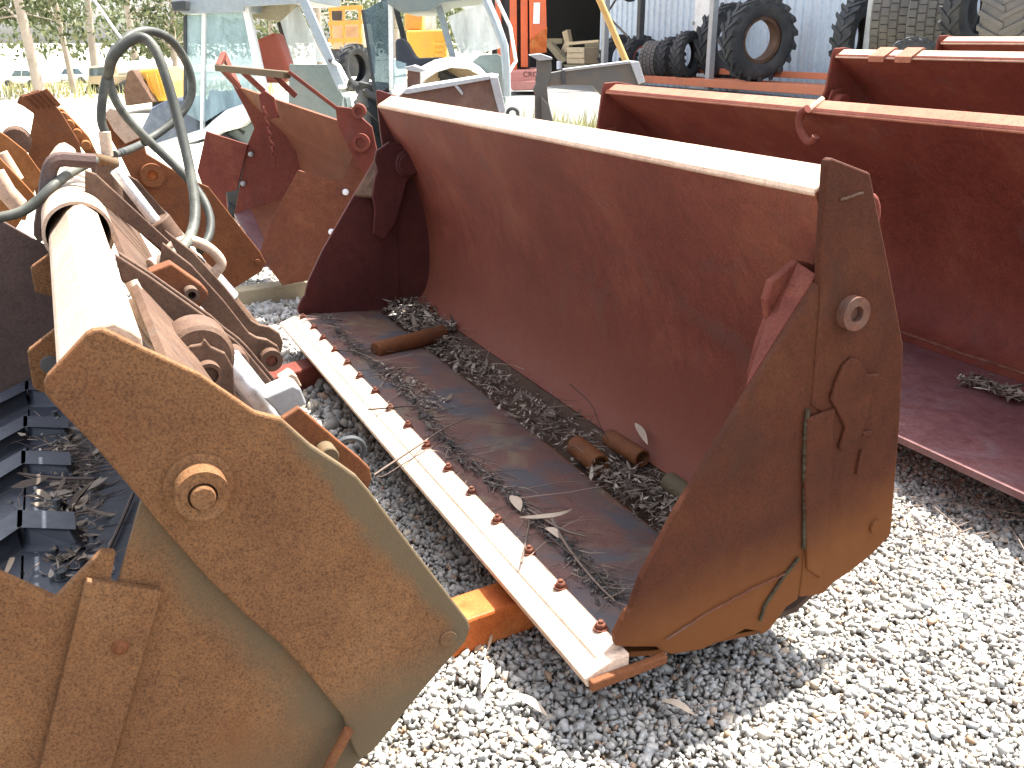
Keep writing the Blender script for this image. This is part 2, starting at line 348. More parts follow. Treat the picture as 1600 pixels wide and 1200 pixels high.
def in_view(x, y, z, mg=.06):
    dx, dy, dz = x, y, z-CAMZ
    zz = dy*FW.y+dz*FW.z; a = dx/zz*F/800; b = (dy*UP.y+dz*UP.z)/zz*F/600
    return (zz > .2) & (np.abs(a) < 1+6*mg) & (b > -1-5*mg) & (b < 1)
def stones(name, y0, y1, step, size):
    gx, gy = np.meshgrid(np.arange(-4.5, 4.5, step), np.arange(y0, y1, step)); n = gx.size
    x = gx.ravel()+rng.uniform(-.5, .5, n)*step; y = gy.ravel()+rng.uniform(-.5, .5, n)*step
    k = in_view(x, y, 0*x); x = x[k]; y = y[k]; n = len(x)
    r = size*rng.lognormal(0, .3, n)
    sc = np.stack([rng.uniform(.8, 1.35, n), rng.uniform(.6, 1.0, n), rng.uniform(.45, .8, n)], 1)*r[:, None]
    v = (IV[None]+rng.uniform(-.42, .42, (n, len(IV), 3)))*sc[:, None, :]
    v = np.einsum('nij,nkj->nki', rotm(n), v)
    v += np.stack([x, y, rng.uniform(-.004, .010, n)+r*.15], 1)[:, None, :]
    f = (IF[None]+(np.arange(n)*len(IV))[:, None, None]).reshape(-1)
    return v.reshape(-1, 3), f
va, fa = stones('g', .75, 3.1, .0112, .0079); vb, fb = stones('g', 3.1, 6.3, .022, .0145)
o = rawmesh('gravel', np.concatenate([va, vb]), np.concatenate([fa, fb+len(va)]), 3, 'gravel'); tag(o, kind='stuff')

# leaves and twigs, scattered loosely: nobody could count them
def leaf_mesh(n, pos, L, wd, flat=.35, up=None):
    t = np.array([(-.5, 0), (-.22, .5), (.12, .45), (.5, 0), (.12, -.45), (-.22, -.5)])
    vs = np.zeros((n, 6, 3)); vs[:, :, 0] = t[None, :, 0]*L[:, None]; vs[:, :, 1] = t[None, :, 1]*wd[:, None]
    vs[:, :, 2] = (t[None, :, 0]**2)*L[:, None]*rng.uniform(-.5, .7, n)[:, None]+np.abs(t[None, :, 1])*wd[:, None]*rng.uniform(-.2, .6, n)[:, None]
    a = rng.uniform(0, 2*np.pi, n); ca, sa = np.cos(a), np.sin(a); b = rng.normal(0, flat, n); cb, sb = np.cos(b), np.sin(b); c = rng.normal(0, flat, n); cc, s2 = np.cos(c), np.sin(c)
    x, y, z = vs[:, :, 0], vs[:, :, 1], vs[:, :, 2]
    y, z = y*cb[:, None]-z*sb[:, None], y*sb[:, None]+z*cb[:, None]
    x, z = x*cc[:, None]-z*s2[:, None], x*s2[:, None]+z*cc[:, None]
    x, y = x*ca[:, None]-y*sa[:, None], x*sa[:, None]+y*ca[:, None]
    v = np.stack([x, y, z], 2)+pos[:, None, :]
    f = (np.array([0, 1, 2, 3, 4, 5])[None]+(np.arange(n)*6)[:, None]).reshape(-1)
    return v.reshape(-1, 3), f
def leaves(name, pos, L, ratio=.28, m='litter', flat=.35):
    n = len(pos); LL = L*rng.lognormal(0, .45, n); w = LL*ratio*rng.uniform(.5, 1.4, n)
    v, f = leaf_mesh(n, np.asarray(pos), LL, w, flat); return tag(rawmesh(name, v, f, 6, m), kind='stuff')
def twigs(name, starts, L, r, dirs=None, m='twig', spread=1.0):
    mb = MB()
    for i, p in enumerate(starts):
        p = Vector(p); a = random.uniform(0, 6.28) if dirs is None else dirs+random.gauss(0, spread)
        d = Vector((math.cos(a), math.sin(a), random.uniform(-.02, .12))); l = L*random.lognormvariate(0, .5); pts = [p]
        for k in range(4):
            d = (d+Vector((random.gauss(0, .2), random.gauss(0, .2), random.gauss(0, .05)))).normalized(); pts.append(pts[-1]+d*l/4)
        mb.tube(pts, r*random.uniform(.6, 1.3), 5, r*.4)
    return tag(mb.build(name, m), kind='stuff')
def gscatter(n, x0, x1, y0, y1, z=.02): return np.stack([rng.uniform(x0, x1, n), rng.uniform(y0, y1, n), np.full(n, z)], 1)
leaves('leaf_litter', gscatter(150, -1.6, 2.6, 1.0, 4.6, .027), .05, .22, 'leaf')
twigs('twig_litter', gscatter(70, -1.2, 2.6, 1.3, 4.6, .024), .11, .0013)

# ---------------------------------------------------------------- bearers and beams under the buckets
def beam(name, label, a, b, w, h, m, cat='beam', z0=.005, parent=None):
    a = Vector(a); b = Vector(b); mb = MB(); n = (b-a).normalized(); s = n.cross(W).normalized()
    f = .012
    prof = [(-w/2, 0), (w/2, 0), (w/2, f), (f/2, f), (f/2, h-f), (w/2, h-f), (w/2, h), (-w/2, h), (-w/2, h-f), (-f/2, h-f), (-f/2, f), (-w/2, f)]
    if 'wood' in m or name == 'timber_bearer': prof = [(-w/2, 0), (w/2, 0), (w/2, h), (-w/2, h)]
    mb.prism([a+s*x+W*(y+z0) for x, y in prof], b-a)
    return tag(mb.build(name, m, bevel=.004), label, cat)
a = PZ(690, 1015, 0); b = PZ(835, 962, 0); d = (b-a).normalized(); a.z = b.z = 0
mb = MB(); s_ = d.cross(W)
mb.prism([a-d*.5+s_*x+W*z for x, z in ((-.055, .004), (.055, .004), (.055, .1), (-.055, .1))], d*1.45)
tag(mb.build('steel_beam', 'orange', bevel=.008), 'bright orange box beam on the gravel carrying the near end of the middle bucket', 'beam')
a = PZ(425, 618, 0); b = PZ(520, 590, 0); a.z = b.z = 0; d = (b-a).normalized(); s_ = d.cross(W); mb = MB()
mb.prism([a-d*.4+s_*x+W*z for x, z in ((-.06, .004), (.06, .004), (.06, .1), (-.06, .1))], d*2.0)
tag(mb.build('steel_beam', 'second', bevel=.008), 'dull red-brown box beam on the gravel under the far half of the middle bucket', 'beam')
a = PZ(365, 472, .03); b = PZ(500, 452, .03); d = (b-a).normalized(); s_ = d.cross(W); a.z = b.z = 0; mb = MB()
mb.prism([a-d*.05+s_*x+W*z for x, z in ((-.06, .003), (.06, .003), (.06, .1), (-.06, .1))], d*1.3)
tag(mb.build('timber_bearer', 'wood', bevel=.005), 'weathered grey timber bearer under the bucket with the bar guard', 'timber')

# ---------------------------------------------------------------- shared bucket pieces
UN = -.077; UFAR = 2.765
def hexbolt(parent, p, r=.0125, h=.015, m='bolt', src=None):
    if src is not None:
        c = src.copy(); COL.objects.link(c); c.parent = parent; c.location = Vector(p)-Vector(ORG[parent.name]); c.rotation_euler[2] = random.uniform(0, 1); return c
    mb = MB(); z = Vector((0, 0, 0))
    mb.ring([z, z+W*.004], [r*1.35, r*1.35], W, 18)
    mb.ring([z+W*.004, z+W*(h*.8), z+W*h], [r, r, r*.85], W, 6)
    mb.ring([z+W*h, z+W*(h+.006)], [r*.5, r*.42], W, 12)
    o = mb.build('bolt', m, parent, org=(0, 0, 0))
    o.location = Vector(p)-Vector(ORG[parent.name]); return o
WALL = [(.57, .0), (.60, .02), (.625, .06), (.642, .12), (.650, .2), (.648, .3), (.634, .40), (.61, .5), (.575, .6), (.53, .7), (.48, .8), (.423, .916)]
def smoothprof(p, n=2):
    for _ in range(n):
        q = [p[0]]
        for i in range(len(p)-1): q += [(p[i][0]*.75+p[i+1][0]*.25, p[i][1]*.75+p[i+1][1]*.25), (p[i][0]*.25+p[i+1][0]*.75, p[i][1]*.25+p[i+1][1]*.75)]
        p = q+[p[-1]]
    return p
def sheet(profile, u0, u1, th, n=1, dv=0, dw=0):
    """thick extruded sheet along u with the given v,w profile; th offsets outwards"""
    mb = MB(); pr = [(v+dv, w+dw) for v, w in profile]; out = []
    for i, (v, w) in enumerate(pr):
        a = pr[max(i-1, 0)]; b = pr[min(i+1, len(pr)-1)]; t = Vector((b[0]-a[0], b[1]-a[1])); t.normalize()
        out.append((v+t.y*th, w-t.x*th))
    loop = pr+out[::-1]
    mb.prism([P(u0, v, w) for v, w in loop], U*(u1-u0)); return mb

# ---------------------------------------------------------------- the middle bucket
B1 = thing('loader_bucket', 'large open rusty bucket in the centre with a bolted white cutting edge', 'bucket', P(1.34, .3, -.1))
sheet(smoothprof(WALL), UN+.02, UFAR-.02, .014).build('back_wall', 'inner', B1, smooth=True)
o = MB(); o.vw([(.418, .914), (.424, .909), (.484, .915), (.497, .955), (.489, .962), (.424, .925)], UN+.021, UFAR-UN-.042).build('top_rail', 'rail', B1, bevel=.006)
FLOOR = [(.012, -.004), (.1, -.008), (.25, -.016), (.36, -.026), (.385, -.032)]
sheet(FLOOR, UN+.02, UFAR-.02, .016).build('floor_plate', 'floor', B1, smooth=True)
sheet([(.37, -.045), (.42, -.06), (.5, -.055), (.585, .0)], UN+.02, UFAR-.02, .014).build('floor_trough', 'dirt', B1)
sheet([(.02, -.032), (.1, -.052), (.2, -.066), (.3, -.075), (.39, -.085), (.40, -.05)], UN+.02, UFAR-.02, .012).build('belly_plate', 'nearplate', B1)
mb = MB(); mb.vw([(-.088, -.040), (-.03, -.0175), (.02, -.010), (.02, -.045), (-.080, -.064)], UN-.016, UFAR-UN+.032).build('cutting_edge', 'worn', B1, bevel=.003)
mb = MB(); mb.vw([(-.046, -.0215), (-.043, -.0185), (.0, -.0005), (.013, -.001), (.016, -.020), (-.046, -.0315)], UN+.012, UFAR-UN-.024).build('wear_strip', 'worn', B1, bevel=.004)
mb = MB(); mb.vw([(-.080, -.041), (.106, -.030), (.106, -.052), (-.078, -.066)], UN-.034, .017).build('edge_return', 'outer', B1, bevel=.004)
src = None
for i in range(16):
    q = P(.1792*i*1.0+.004*math.sin(i*2.1), .004+.002*math.sin(i*3.7), -.003); src2 = hexbolt(B1, q, src=src); src = src or src2
CLAMP = [(-.004, .004), (-.006, .03), (.010, .062), (.020, .078), (.030, .085), (.040, .118), (.052, .152), (.129, .29), (.29, .527), (.438, .735), (.462, .742), (.478, .72), (.492, .60), (.492, .02), (.486, -.018), (.455, -.03), (.415, -.075), (.392, -.086), (.372, -.07), (.34, -.056), (.30, -.064), (.22, -.074), (.141, -.062), (.112, -.045), (.10, -.03), (.04, -.012)]
REARP = [(.422, .972), (.424, .982), (.432, .987), (.489, .968), (.538, .952), (.62, .765), (.701, .57), (.724, .40), (.752, .10), (.748, .085), (.70, .050), (.64, .02), (.585, .0), (.56, -.02), (.531, -.018), (.486, -.01), (.486, .45), (.455, .47), (.445, .70), (.432, .80)]
for u, sgn, nm in ((UN, 1, 'near'), (UFAR, -1, 'far')):
    t = .019*sgn
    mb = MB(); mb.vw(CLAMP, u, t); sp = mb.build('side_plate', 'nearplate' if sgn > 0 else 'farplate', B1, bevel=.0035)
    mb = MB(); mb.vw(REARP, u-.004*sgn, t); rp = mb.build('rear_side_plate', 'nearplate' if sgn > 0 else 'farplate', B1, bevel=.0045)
    # hinge: hub on the pin axis and an arm welded to the front plate
    c0 = P(u+.022*sgn, .527, .668); c1 = P(u+.115*sgn, .527, .668)
    mb = MB(); mb.cyl(c0, c1, .062, 36); mb.cyl(c1, c1+U*.012*sgn, .05, 30); mb.build('hinge_hub', 'outer' if sgn > 0 else 'farplate', B1, smooth=True)
    arm = [(.365, .47), (.355, .53), (.368, .60), (.385, .647), (.374, .69), (.384, .73), (.415, .747), (.447, .768), (.48, .76), (.54, .735), (.585, .69), (.575, .63), (.52, .585), (.50, .52), (.46, .40), (.40, .33), (.35, .36)]
    mb = MB(); mb.vw(arm, u+.075*sgn, .02*sgn); mb.build('hinge_arm', 'inner' if sgn > 0 else 'farplate', B1, bevel=.004)
    mb = MB()
    mb.prism([P(u+.018*sgn, .447, .752), P(u+.076*sgn, .447, .766), P(u+.076*sgn, .385, .65), P(u+.076*sgn, .36, .53), P(u+.018*sgn, .29, .53)], V*.014-W*.012); mb.build('arm_gusset', 'inner' if sgn > 0 else 'greyrust', B1, bevel=.003)
    if sgn > 0:
        mb = MB(); pc = Vector((.529, .668))
        mb.pipe(P(u-.026, *pc), P(u, *pc), .036, .017, 36); mb.build('pin_boss', 'bolt', B1, smooth=True)
        mb = MB(); mb.cyl(P(u-.012, *pc), P(u-.001, *pc), .017, 24); mb.build('pin', 'bolt', B1)
# weld seams, stop plate and small marks on the near side plate
def weld(parent, pts, r, m='greyrust'):
    mb = MB(); q = [Vector(p) for p in pts]; n = 1+int(sum((q[i+1]-q[i]).length for i in range(len(q)-1))/.006); out = []
    for i in range(len(q)-1):
        k = max(2, int((q[i+1]-q[i]).length/.006))
        out += [q[i].lerp(q[i+1], j/k)+Vector((random.gauss(0, .0010),)*3) for j in range(k)]
    mb.tube(out, r, 7); return mb.build('weld_seam', m, parent, smooth=True)
un = UN-.005
M['weld'] = rust('weld_bead', (.045, .034, .02), (.065, .055, .034), (.08, .078, .056), rough=.8, streak=False, big=30)
weld(B1, [PU(1262, 640, un), PU(1257, 700, un), PU(1258, 780, un), PU(1256, 860, un)], .0052, 'weld')
weld(B1, [PU(1248, 872, un), PU(1222, 905, un), PU(1196, 945, un), PU(1186, 975, un)], .004, 'weld')
weld(B1, [PU(1312, 372-60, un), PU(1353, 299, un)], .003, 'greyrust')
weld(B1, [PU(1040, 1000, un), PU(1110, 955, un), PU(1180, 918, un), PU(1235, 893, un)], .0022, 'bolt')
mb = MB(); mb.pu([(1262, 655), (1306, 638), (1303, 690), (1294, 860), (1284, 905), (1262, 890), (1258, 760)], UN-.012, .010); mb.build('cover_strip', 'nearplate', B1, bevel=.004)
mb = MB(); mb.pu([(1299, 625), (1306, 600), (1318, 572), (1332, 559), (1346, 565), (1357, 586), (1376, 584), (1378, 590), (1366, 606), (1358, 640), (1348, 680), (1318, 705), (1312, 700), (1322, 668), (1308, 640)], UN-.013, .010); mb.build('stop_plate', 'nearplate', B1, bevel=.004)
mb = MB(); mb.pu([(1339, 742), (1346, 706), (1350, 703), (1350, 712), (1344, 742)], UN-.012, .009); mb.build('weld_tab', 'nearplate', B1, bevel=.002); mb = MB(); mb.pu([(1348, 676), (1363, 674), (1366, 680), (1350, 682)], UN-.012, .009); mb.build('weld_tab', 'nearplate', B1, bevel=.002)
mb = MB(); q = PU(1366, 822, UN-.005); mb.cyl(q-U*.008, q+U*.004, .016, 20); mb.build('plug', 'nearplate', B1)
# lifting eye on the back of the rail, behind the near end
mb = MB(); c = PU(1368, 337, .1); mb.tube([c+V*(.03*math.cos(a)-.03)+W*.045*math.sin(a) for a in np.linspace(-1.7, 1.7, 14)], .011, 10); mb.build('lifting_eye', 'second', B1, smooth=True)

# what lies in the middle bucket
def pin(label, a, b, rpx, zc, group=None, m='bolt'):
    p0 = PZ(*a, zc); p1 = PZ(*b, zc); r = px(p0, rpx); mb = MB()
    d = (p1-p0).normalized(); mb.ring([p0, p0+d*.004, p1-d*.006, p1, p1, p1-d*.03], [r*.9, r, r, r*.92, r*.74, r*.70], d, 28)
    return tag(mb.build('steel_pin', m, smooth=True), label, 'pin', 'loose steel pins in the middle bucket')
pin('long dark steel pin lying across the far end of the bucket floor', (586, 548), (694, 520), 13.5, .2+.005, m='outer')
pin('short rusty pin on the litter strip, lower left of the close pair', (900, 696), (938, 727), 17, .195, m='outer')
pin('short rusty pin on the litter strip, upper right of the close pair', (952, 684), (1004, 717), 14.5, .225, m='outer')
pin('short pin half hidden behind the near side plate in the litter', (1045, 752), (1110, 800), 16, .215, m='tan')
def strip_points(n, v0, v1, u0, u1, wf, dens=None):
    u = rng.uniform(u0, u1, n); v = v0+(v1-v0)*rng.beta(2, 2, n)
    if dens is not None:
        k = rng.uniform(0, 1, n) < dens(u); u = u[k]; v = v[k]
    return np.array([tuple(P(a, b, wf(a, b))) for a, b in zip(u, v)])
dn = lambda u: .55+.45*np.sin(u*5+1)*np.sin(u*2.3)
leaves('leaf_litter', strip_points(4200, .36, .585, .05, 2.72, lambda a, b: -.04+.05*random.random()*(1-abs(b-.47)/.14), dn), .022, .24)
leaves('leaf_litter', strip_points(900, .36, .60, .0, .75, lambda a, b: -.035+.045*random.random()), .028, .22)
leaves('leaf_litter', strip_points(700, .38, .60, 2.2, 2.72, lambda a, b: -.02+.05*random.random()), .032, .24)
twigs('twig_litter', strip_points(240, .35, .58, .05, 2.72, lambda a, b: .0+.03*random.random()), .05, .0016)
fw = lambda a, b: -.003-.05*max(b, 0)**1.3
def along(n, us, vs_, jit):
    t = rng.uniform(0, 1, n)*(len(us)-1); i = np.minimum(t.astype(int), len(us)-2); f = t-i
    us = np.array(us); vs_ = np.array(vs_); u = us[i]*(1-f)+us[i+1]*f+rng.normal(0, jit, n); v = vs_[i]*(1-f)+vs_[i+1]*f+rng.normal(0, jit, n)
    return np.array([tuple(P(a, b, fw(a, b)+.003+abs(random.gauss(0, .004)))) for a, b in zip(u, v)])
# the dark drift of fine debris that runs along the floor
def trail(pix):
    q = [uvw(PZ(x, y, .198)) for x, y in pix]; return [a[0] for a in q], [a[1] for a in q]
TU, TV = trail([(510, 492), (540, 530), (575, 560), (615, 590), (650, 632), (690, 680), (730, 725), (790, 765), (840, 815), (890, 860), (930, 905), (960, 935)])
M['finelitter'] = islands('fine_litter', [(0, (.028, .025, .026)), (.5, (.06, .055, .052)), (.85, (.11, .1, .09)), (1, (.25, .22, .18))], .9, 200, .3)
leaves('fine_litter', along(2600, TU, TV, .016), .012, .3, 'finelitter')
twigs('twig_litter', along(330, TU, TV, .022), .075, .0014, dirs=-.9, spread=.8)
U2, V2 = trail([(600, 575), (640, 600), (690, 640)]); leaves('fine_litter', along(300, U2, V2, .03), .016, .3)
def bigleaf(pix, z, w, label, m='leaf'):
    pts = [PZ(x, y, z) for x, y in pix]; mb = MB(); n = 10; L = []; R = []
    for i in range(n+1):
        t = i/n; a = pts[0]*(1-t)**2+pts[1]*2*t*(1-t)+pts[2]*t*t; d = (pts[2]-pts[0]).normalized().cross(W)
        h = w*math.sin(math.pi*min(1, t*1.04))**.8*.5; k = W*(.006*math.sin(t*4)+.004)
        L.append(a+d*h+k); R.append(a-d*h+k+W*.004)
    vs = L+R; mb.add(vs, [(i, i+1, n+2+i, n+1+i) for i in range(n)])
    return tag(mb.build('dry_leaf', m, smooth=True), label, 'leaf')
bigleaf([(797, 778), (808, 788), (814, 800)], .202, .03, 'pale cream rounded leaf lying on the dark debris of the bucket floor')
bigleaf([(812, 811), (860, 820), (894, 796)], .21, .016, 'long curved tan leaf crossing the twigs on the bucket floor')
bigleaf([(852, 828), (866, 836), (877, 843)], .203, .02, 'small pale green leaf beside the twig bundle on the bucket floor')
bigleaf([(992, 664), (1002, 680), (1012, 695)], .26, .022, 'upright pale leaf leaning on the back wall by the short pins')
bigleaf([(1035, 951), (1060, 962), (1085, 985)], .03, .02, 'reddish tan leaf in the shade below the near side plate') if False else None
bigleaf([(792, 1090), (830, 1096), (857, 1121)], .03, .02, 'reddish tan curved leaf on the shaded gravel below the cutting edge')
bigleaf([(1034, 1098), (1060, 1105), (1086, 1118)], .03, .018, 'straight orange tan leaf on the gravel at the shadow edge')
bigleaf([(752, 1085), (766, 1060), (758, 1025)], .035, .022, 'grey curled leaf on the gravel next to the orange beam')
def stick(pix, r, label, m='twig'):
    mb = MB(); mb.tube([PZ(x, y, z) for x, y, z in pix], r, 6, r*.5, smooth=2)
    return tag(mb.build('twig', m, smooth=True), label, 'twig')
stick([(585, 742, .165), (630, 712, .20), (660, 692, .215), (700, 665, .22), (735, 652, .225)], .0045, 'forked dry twig reaching over the cutting edge to the left')
stick([(590, 745, .165), (600, 745, .17), (640, 718, .20), (690, 690, .215)], .003, 'thin pale twig below the forked twig on the cutting edge')
stick([(575, 640, .2), (610, 637, .205), (640, 634, .208), (662, 636, .21)], .004, 'pale twig lying across a bolt halfway along the cutting edge')
stick([(520, 545, .205), (555, 551, .21), (590, 540, .215), (617, 529, .24)], .0035, 'pale curved twig running from a bolt to the long pin')
stick([(826, 796, .21), (880, 830, .215), (915, 838, .208)], .005, 'straight tan stick on top of the twig bundle')
stick([(862, 810, .215), (880, 845, .21), (905, 880, .208), (935, 915, .205), (962, 940, .205)], .0045, 'long grey twig running down the bundle to the near side plate')
stick([(855, 835, .205), (890, 865, .21), (925, 885, .21), (952, 918, .206)], .003, 'thin dark twig alongside the long grey twig')
stick([(815, 880, .2), (830, 805, .215), (822, 800, .21)], .003, 'thin dark twig between two bolts and the curved leaf')
stick([(890, 600, .42), (925, 630, .36), (935, 660, .3), (952, 690, .24)], .0016, 'very thin pale twig standing against the back wall')
stick([(812, 766, .2), (880, 752, .2), (950, 752, .2)], .0018, 'thin dark twig lying straight on the bare bucket floor')

# ---------------------------------------------------------------- buckets in the row behind
def rowbucket(label, ve, dv, we, u0, u1, wr, matn, railm, dark=False, hook=None):
    B = thing('loader_bucket', label, 'bucket', P((u0+u1)/2, ve+.3, we-.1), 'loader buckets standing in a row')
    vr = ve+dv; H = wr-we
    pr = smoothprof([(ve+.80, we+.014), (ve+.90, we+.04), (ve+.97, we+H*.14), (ve+.985, we+H*.3), (ve+.92, we+H*.5), (ve+.76, we+H*.74), (vr, wr)])
    sheet(pr, u0+.02, u1-.02, .014).build('back_wall', matn, B, smooth=True)
    MB().vw([(vr-.004, wr-.004), (vr, wr-.012), (vr+.06, wr-.01), (vr+.075, wr+.032), (vr+.066, wr+.04)], u0+.021, u1-u0-.042).build('top_rail', railm, B, bevel=.006)
    sheet([(ve, we), (ve+.15, we+.002), (ve+.34, we+.004)], u0-.01, u1+.01, .022).build('cutting_edge', 'lip', B)
    sheet([(ve+.335, we-.004), (ve+.5, we+.0), (ve+.82, we+.012)], u0+.02, u1-.02, .016).build('floor_plate', 'lip', B)
    mb = MB(); mb.tube([P(u0+.03+(u1-u0-.06)*k/40, ve+.845+random.gauss(0, .004), we+.026) for k in range(41)], .009, 6); mb.build('weld_seam', 'bolt', B, smooth=True)
    sp = [(ve+.03, we-.01), (ve+.05, we+.08), (vr-.04, wr-.2), (vr-.012, wr+.02), (vr, wr+.045), (vr+.08, wr+.05), (vr+.2, wr+.03), (vr+.44, wr-.3), (ve+1.03, we+H*.3), (ve+1.0, we+.06), (ve+.85, we-.04), (ve+.2, we-.05)]
    for u, t in ((u0, .018), (u1, -.018)):
        MB().vw(sp, u, t).build('side_plate', matn, B, bevel=.004)
        s = 1 if t > 0 else -1
        MB().cyl(P(u+.02*s, vr+.02, wr-.27), P(u+.13*s, vr+.02, wr-.27), .05, 24).build('hinge_hub', matn, B, smooth=True)
        MB().vw([(vr-.11, wr-.42), (vr-.03, wr-.2), (vr+.05, wr-.19), (vr+.07, wr-.3), (vr-.02, wr-.48)], u+.05*s, .018*s).build('hinge_arm', matn, B, bevel=.003)
    return B, vr
B2, vr2 = rowbucket('long dark red bucket right of the middle one, hook on rail', 1.46, .44, -.03, -1.0, 3.27, .925, 'second', 'rail2')
mb = MB(); q = PV(1254, 170, vr2-.03)
mb.tube([PV(x, y, vr2-.03) for x, y in ((1262, 170), (1252, 176), (1248, 190), (1252, 208), (1262, 222), (1271, 221), (1275, 213))], .017, 12, smooth=2)
mb.build('hook', 'second', B2, smooth=True)
mb = MB(); mb.tube([P(uvw(q)[0]-.01, vr2-.005, .925), P(uvw(q)[0]-.01, vr2+.03, .95), P(uvw(q)[0]-.0, vr2+.07, .968)], .012, 8); mb.build('weld_seam', 'rail', B2, smooth=True)
B3, vr3 = rowbucket('shorter brown bucket with two pale clips on its rail behind the dark red one', 3.1, .44, .1, -.5, 3.27, 1.1, 'second', 'rail')
for x in (1370, 1412):
    a = PV(x, 88, vr3-.01); uu = uvw(a)[0]
    MB().vw([(vr3-.015, 1.07), (vr3-.02, 1.105), (vr3+.07, 1.155), (vr3+.09, 1.15), (vr3+.09, 1.13), (vr3+.06, 1.14), (vr3-.004, 1.10)], uu-.06, .12).build('rail_clip', 'rail2', B3, bevel=.004)
B4, vr4 = rowbucket('farthest bucket of the row, only its pale rail showing by the tyres', 4.3, .44, .15, -.1, 3.55, 1.175, 'second', 'rail')
# litter and marks in the second bucket
leaves('leaf_litter', np.array([tuple(PZ(x+random.gauss(0, 6), y+random.gauss(0, 4), .185+.02*random.random())) for x, y in zip(np.linspace(1505, 1600, 160), np.linspace(588, 622, 160))]), .05, .2)
twigs('twig_litter', [PZ(1500+i*6, 590+i*2.0, .2) for i in range(18)], .1, .002, dirs=-.9, spread=.3)
twigs('twig_litter', [PZ(1420+random.random()*180, 740+random.random()*100, .03) for i in range(50)], .22, .0014)

# ---------------------------------------------------------------- the foreground bucket at left
BF = thing('loader_bucket', 'tan rusty bucket closest at left, round pin boss on its side plate', 'bucket', P(1.0, -.85, -.1))
UF = -.10
top = [(69, 600), (74, 588), (135, 522), (145, 516), (160, 514.5), (180, 523), (212, 539), (312, 585), (400, 645), (440, 655), (487, 697), (533, 727), (558, 745), (577, 767), (640, 850), (719, 953), (732, 970), (735, 982), (728, 1003), (697, 1037), (659, 1081), (619, 1131), (585, 1172), (562, 1190), (548, 1160), (537, 1122), (484, 1056), (437, 1006), (384, 962), (325, 905), (250, 820), (220, 782), (150, 700), (82, 630), (71, 617)]
MB().pu(top, UF, .018).build('side_plate', 'tan', BF, bevel=.004)
low = [(-60, 868), (0, 897), (87, 936), (159, 862), (181, 864), (172, 912), (184, 915), (205, 840), (225, 770), (300, 800), (560, 1050), (570, 1180), (540, 1215), (500, 1290), (400, 1380), (-60, 1330)]
o = MB().pu(low, UF+.019, .016).build('clam_plate', 'tanlow', BF, bevel=.002)
MB().pu([(134, 908), (252, 923), (252, 930), (160, 1250), (50, 1250)], UF+.0035, .015).build('strap_plate', 'tan', BF, bevel=.003)
q = PU(188, 1011, UF+.003); MB().ring([q+U*.002, q-U*.003, q-U*.008], [.013, .012, .006], U, 20).build('rivet', 'outer', BF, smooth=True)
q = PU(310, 757, UF)
mb = MB(); mb.ring([q+U*.004, q-U*.004, q-U*.007], [.053, .052, .047], U, 40); mb.build('boss_weld', 'tan', BF, smooth=True)
mb = MB(); mb.pipe(q-U*.046, q-U*.004, .040, .022, 40); mb.cyl(q-U*.034, q-U*.001, .026, 30); mb.build('pin_boss', 'tan', BF, smooth=True)
mb = MB(); mb.cyl(q-U*.055, q-U*.030, .0185, 32); mb.build('pin', 'tan', BF, smooth=True)
q = PU(700, 997, UF); mb = MB(); mb.cyl(q-U*.005, q+U*.003, .017, 28); mb.build('pin', 'tan', BF, smooth=True)
mb = MB(); mb.tube([PU(545, 1140, UF-.012), PU(520, 1185, UF-.012), PU(490, 1250, UF-.012)], .010, 10); mb.build('stop_bar', 'outer', BF, smooth=True)
rp = [(-.962, .742), (-.955, .755), (-.912, .806), (-.895, .819), (-.875, .822), (-.853, .806), (-.842, .795), (-.845, .70), (-.86, .68), (-.94, .70)]
M['hotrail'] = rust('pale_rail_steel', (.40, .28, .20), (.50, .38, .29), (.60, .48, .38), patch=(.42, .27, .17), pamt=.3, rough=.55, streak=False)
MB().vw(rp, UF+.017, 2.75).build('top_rail', 'hotrail', BF, bevel=.004)
sheet([(-.80, .1), (-.70, .2), (-.66, .35), (-.68, .5), (-.74, .62), (-.82, .74)], UF+.02, 2.3, .014).build('back_wall', 'greyrust', BF, smooth=True)
sheet([(-1.6, .02), (-1.2, .03), (-.95, .05), (-.80, .1)], UF+.02, 2.3, .014).build('floor_plate', 'greyrust', BF, smooth=True)
MB().pu([(-60, 310), (12, 350), (75, 386), (92, 440), (92, 600), (70, 628), (30, 640), (-60, 650)], 1.75, .018).build('far_side_plate', 'darkplate', BF, bevel=.003)
for pts, u, hole in (([(102, 502), (45, 547), (43, 552), (51, 603), (54, 608), (72, 616), (102, 600)], .38, (78, 570)), ([(92, 386), (50, 416), (48, 420), (54, 454), (58, 458), (92, 466)], .95, None)):
    MB().pu(pts, u, .018).build('lug', 'tan', BF, bevel=.003)
    if hole:
        q = PU(*hole, u-.002); MB().cyl(q, q+U*.008, .017, 20).build('lug_hole', 'cabdark', BF)
F2 = [(165, 187), (172, 174), (190, 181), (205, 200), (222, 213), (229, 240), (287, 275), (326, 292), (407, 394), (416, 411), (408, 425), (362, 453), (337, 428), (275, 350), (262, 333), (215, 297), (190, 247), (172, 215)]
MB().pu(F2, 2.3, .018).build('far_clam_plate', 'outer', BF, bevel=.004)
q = PU(237, 273, 2.3); mb = MB(); mb.pipe(q-U*.03, q, px(q, 18), px(q, 8), 32); mb.build('pin_boss', 'outer', BF, smooth=True)
MB().cyl(q-U*.012, q-U*.0005, px(q, 9), 20).build('pin', 'orange', BF)
q = PU(402, 409, 2.3); MB().cyl(q-U*.008, q+U*.002, px(q, 4.5), 20).build('pin', 'outer', BF)
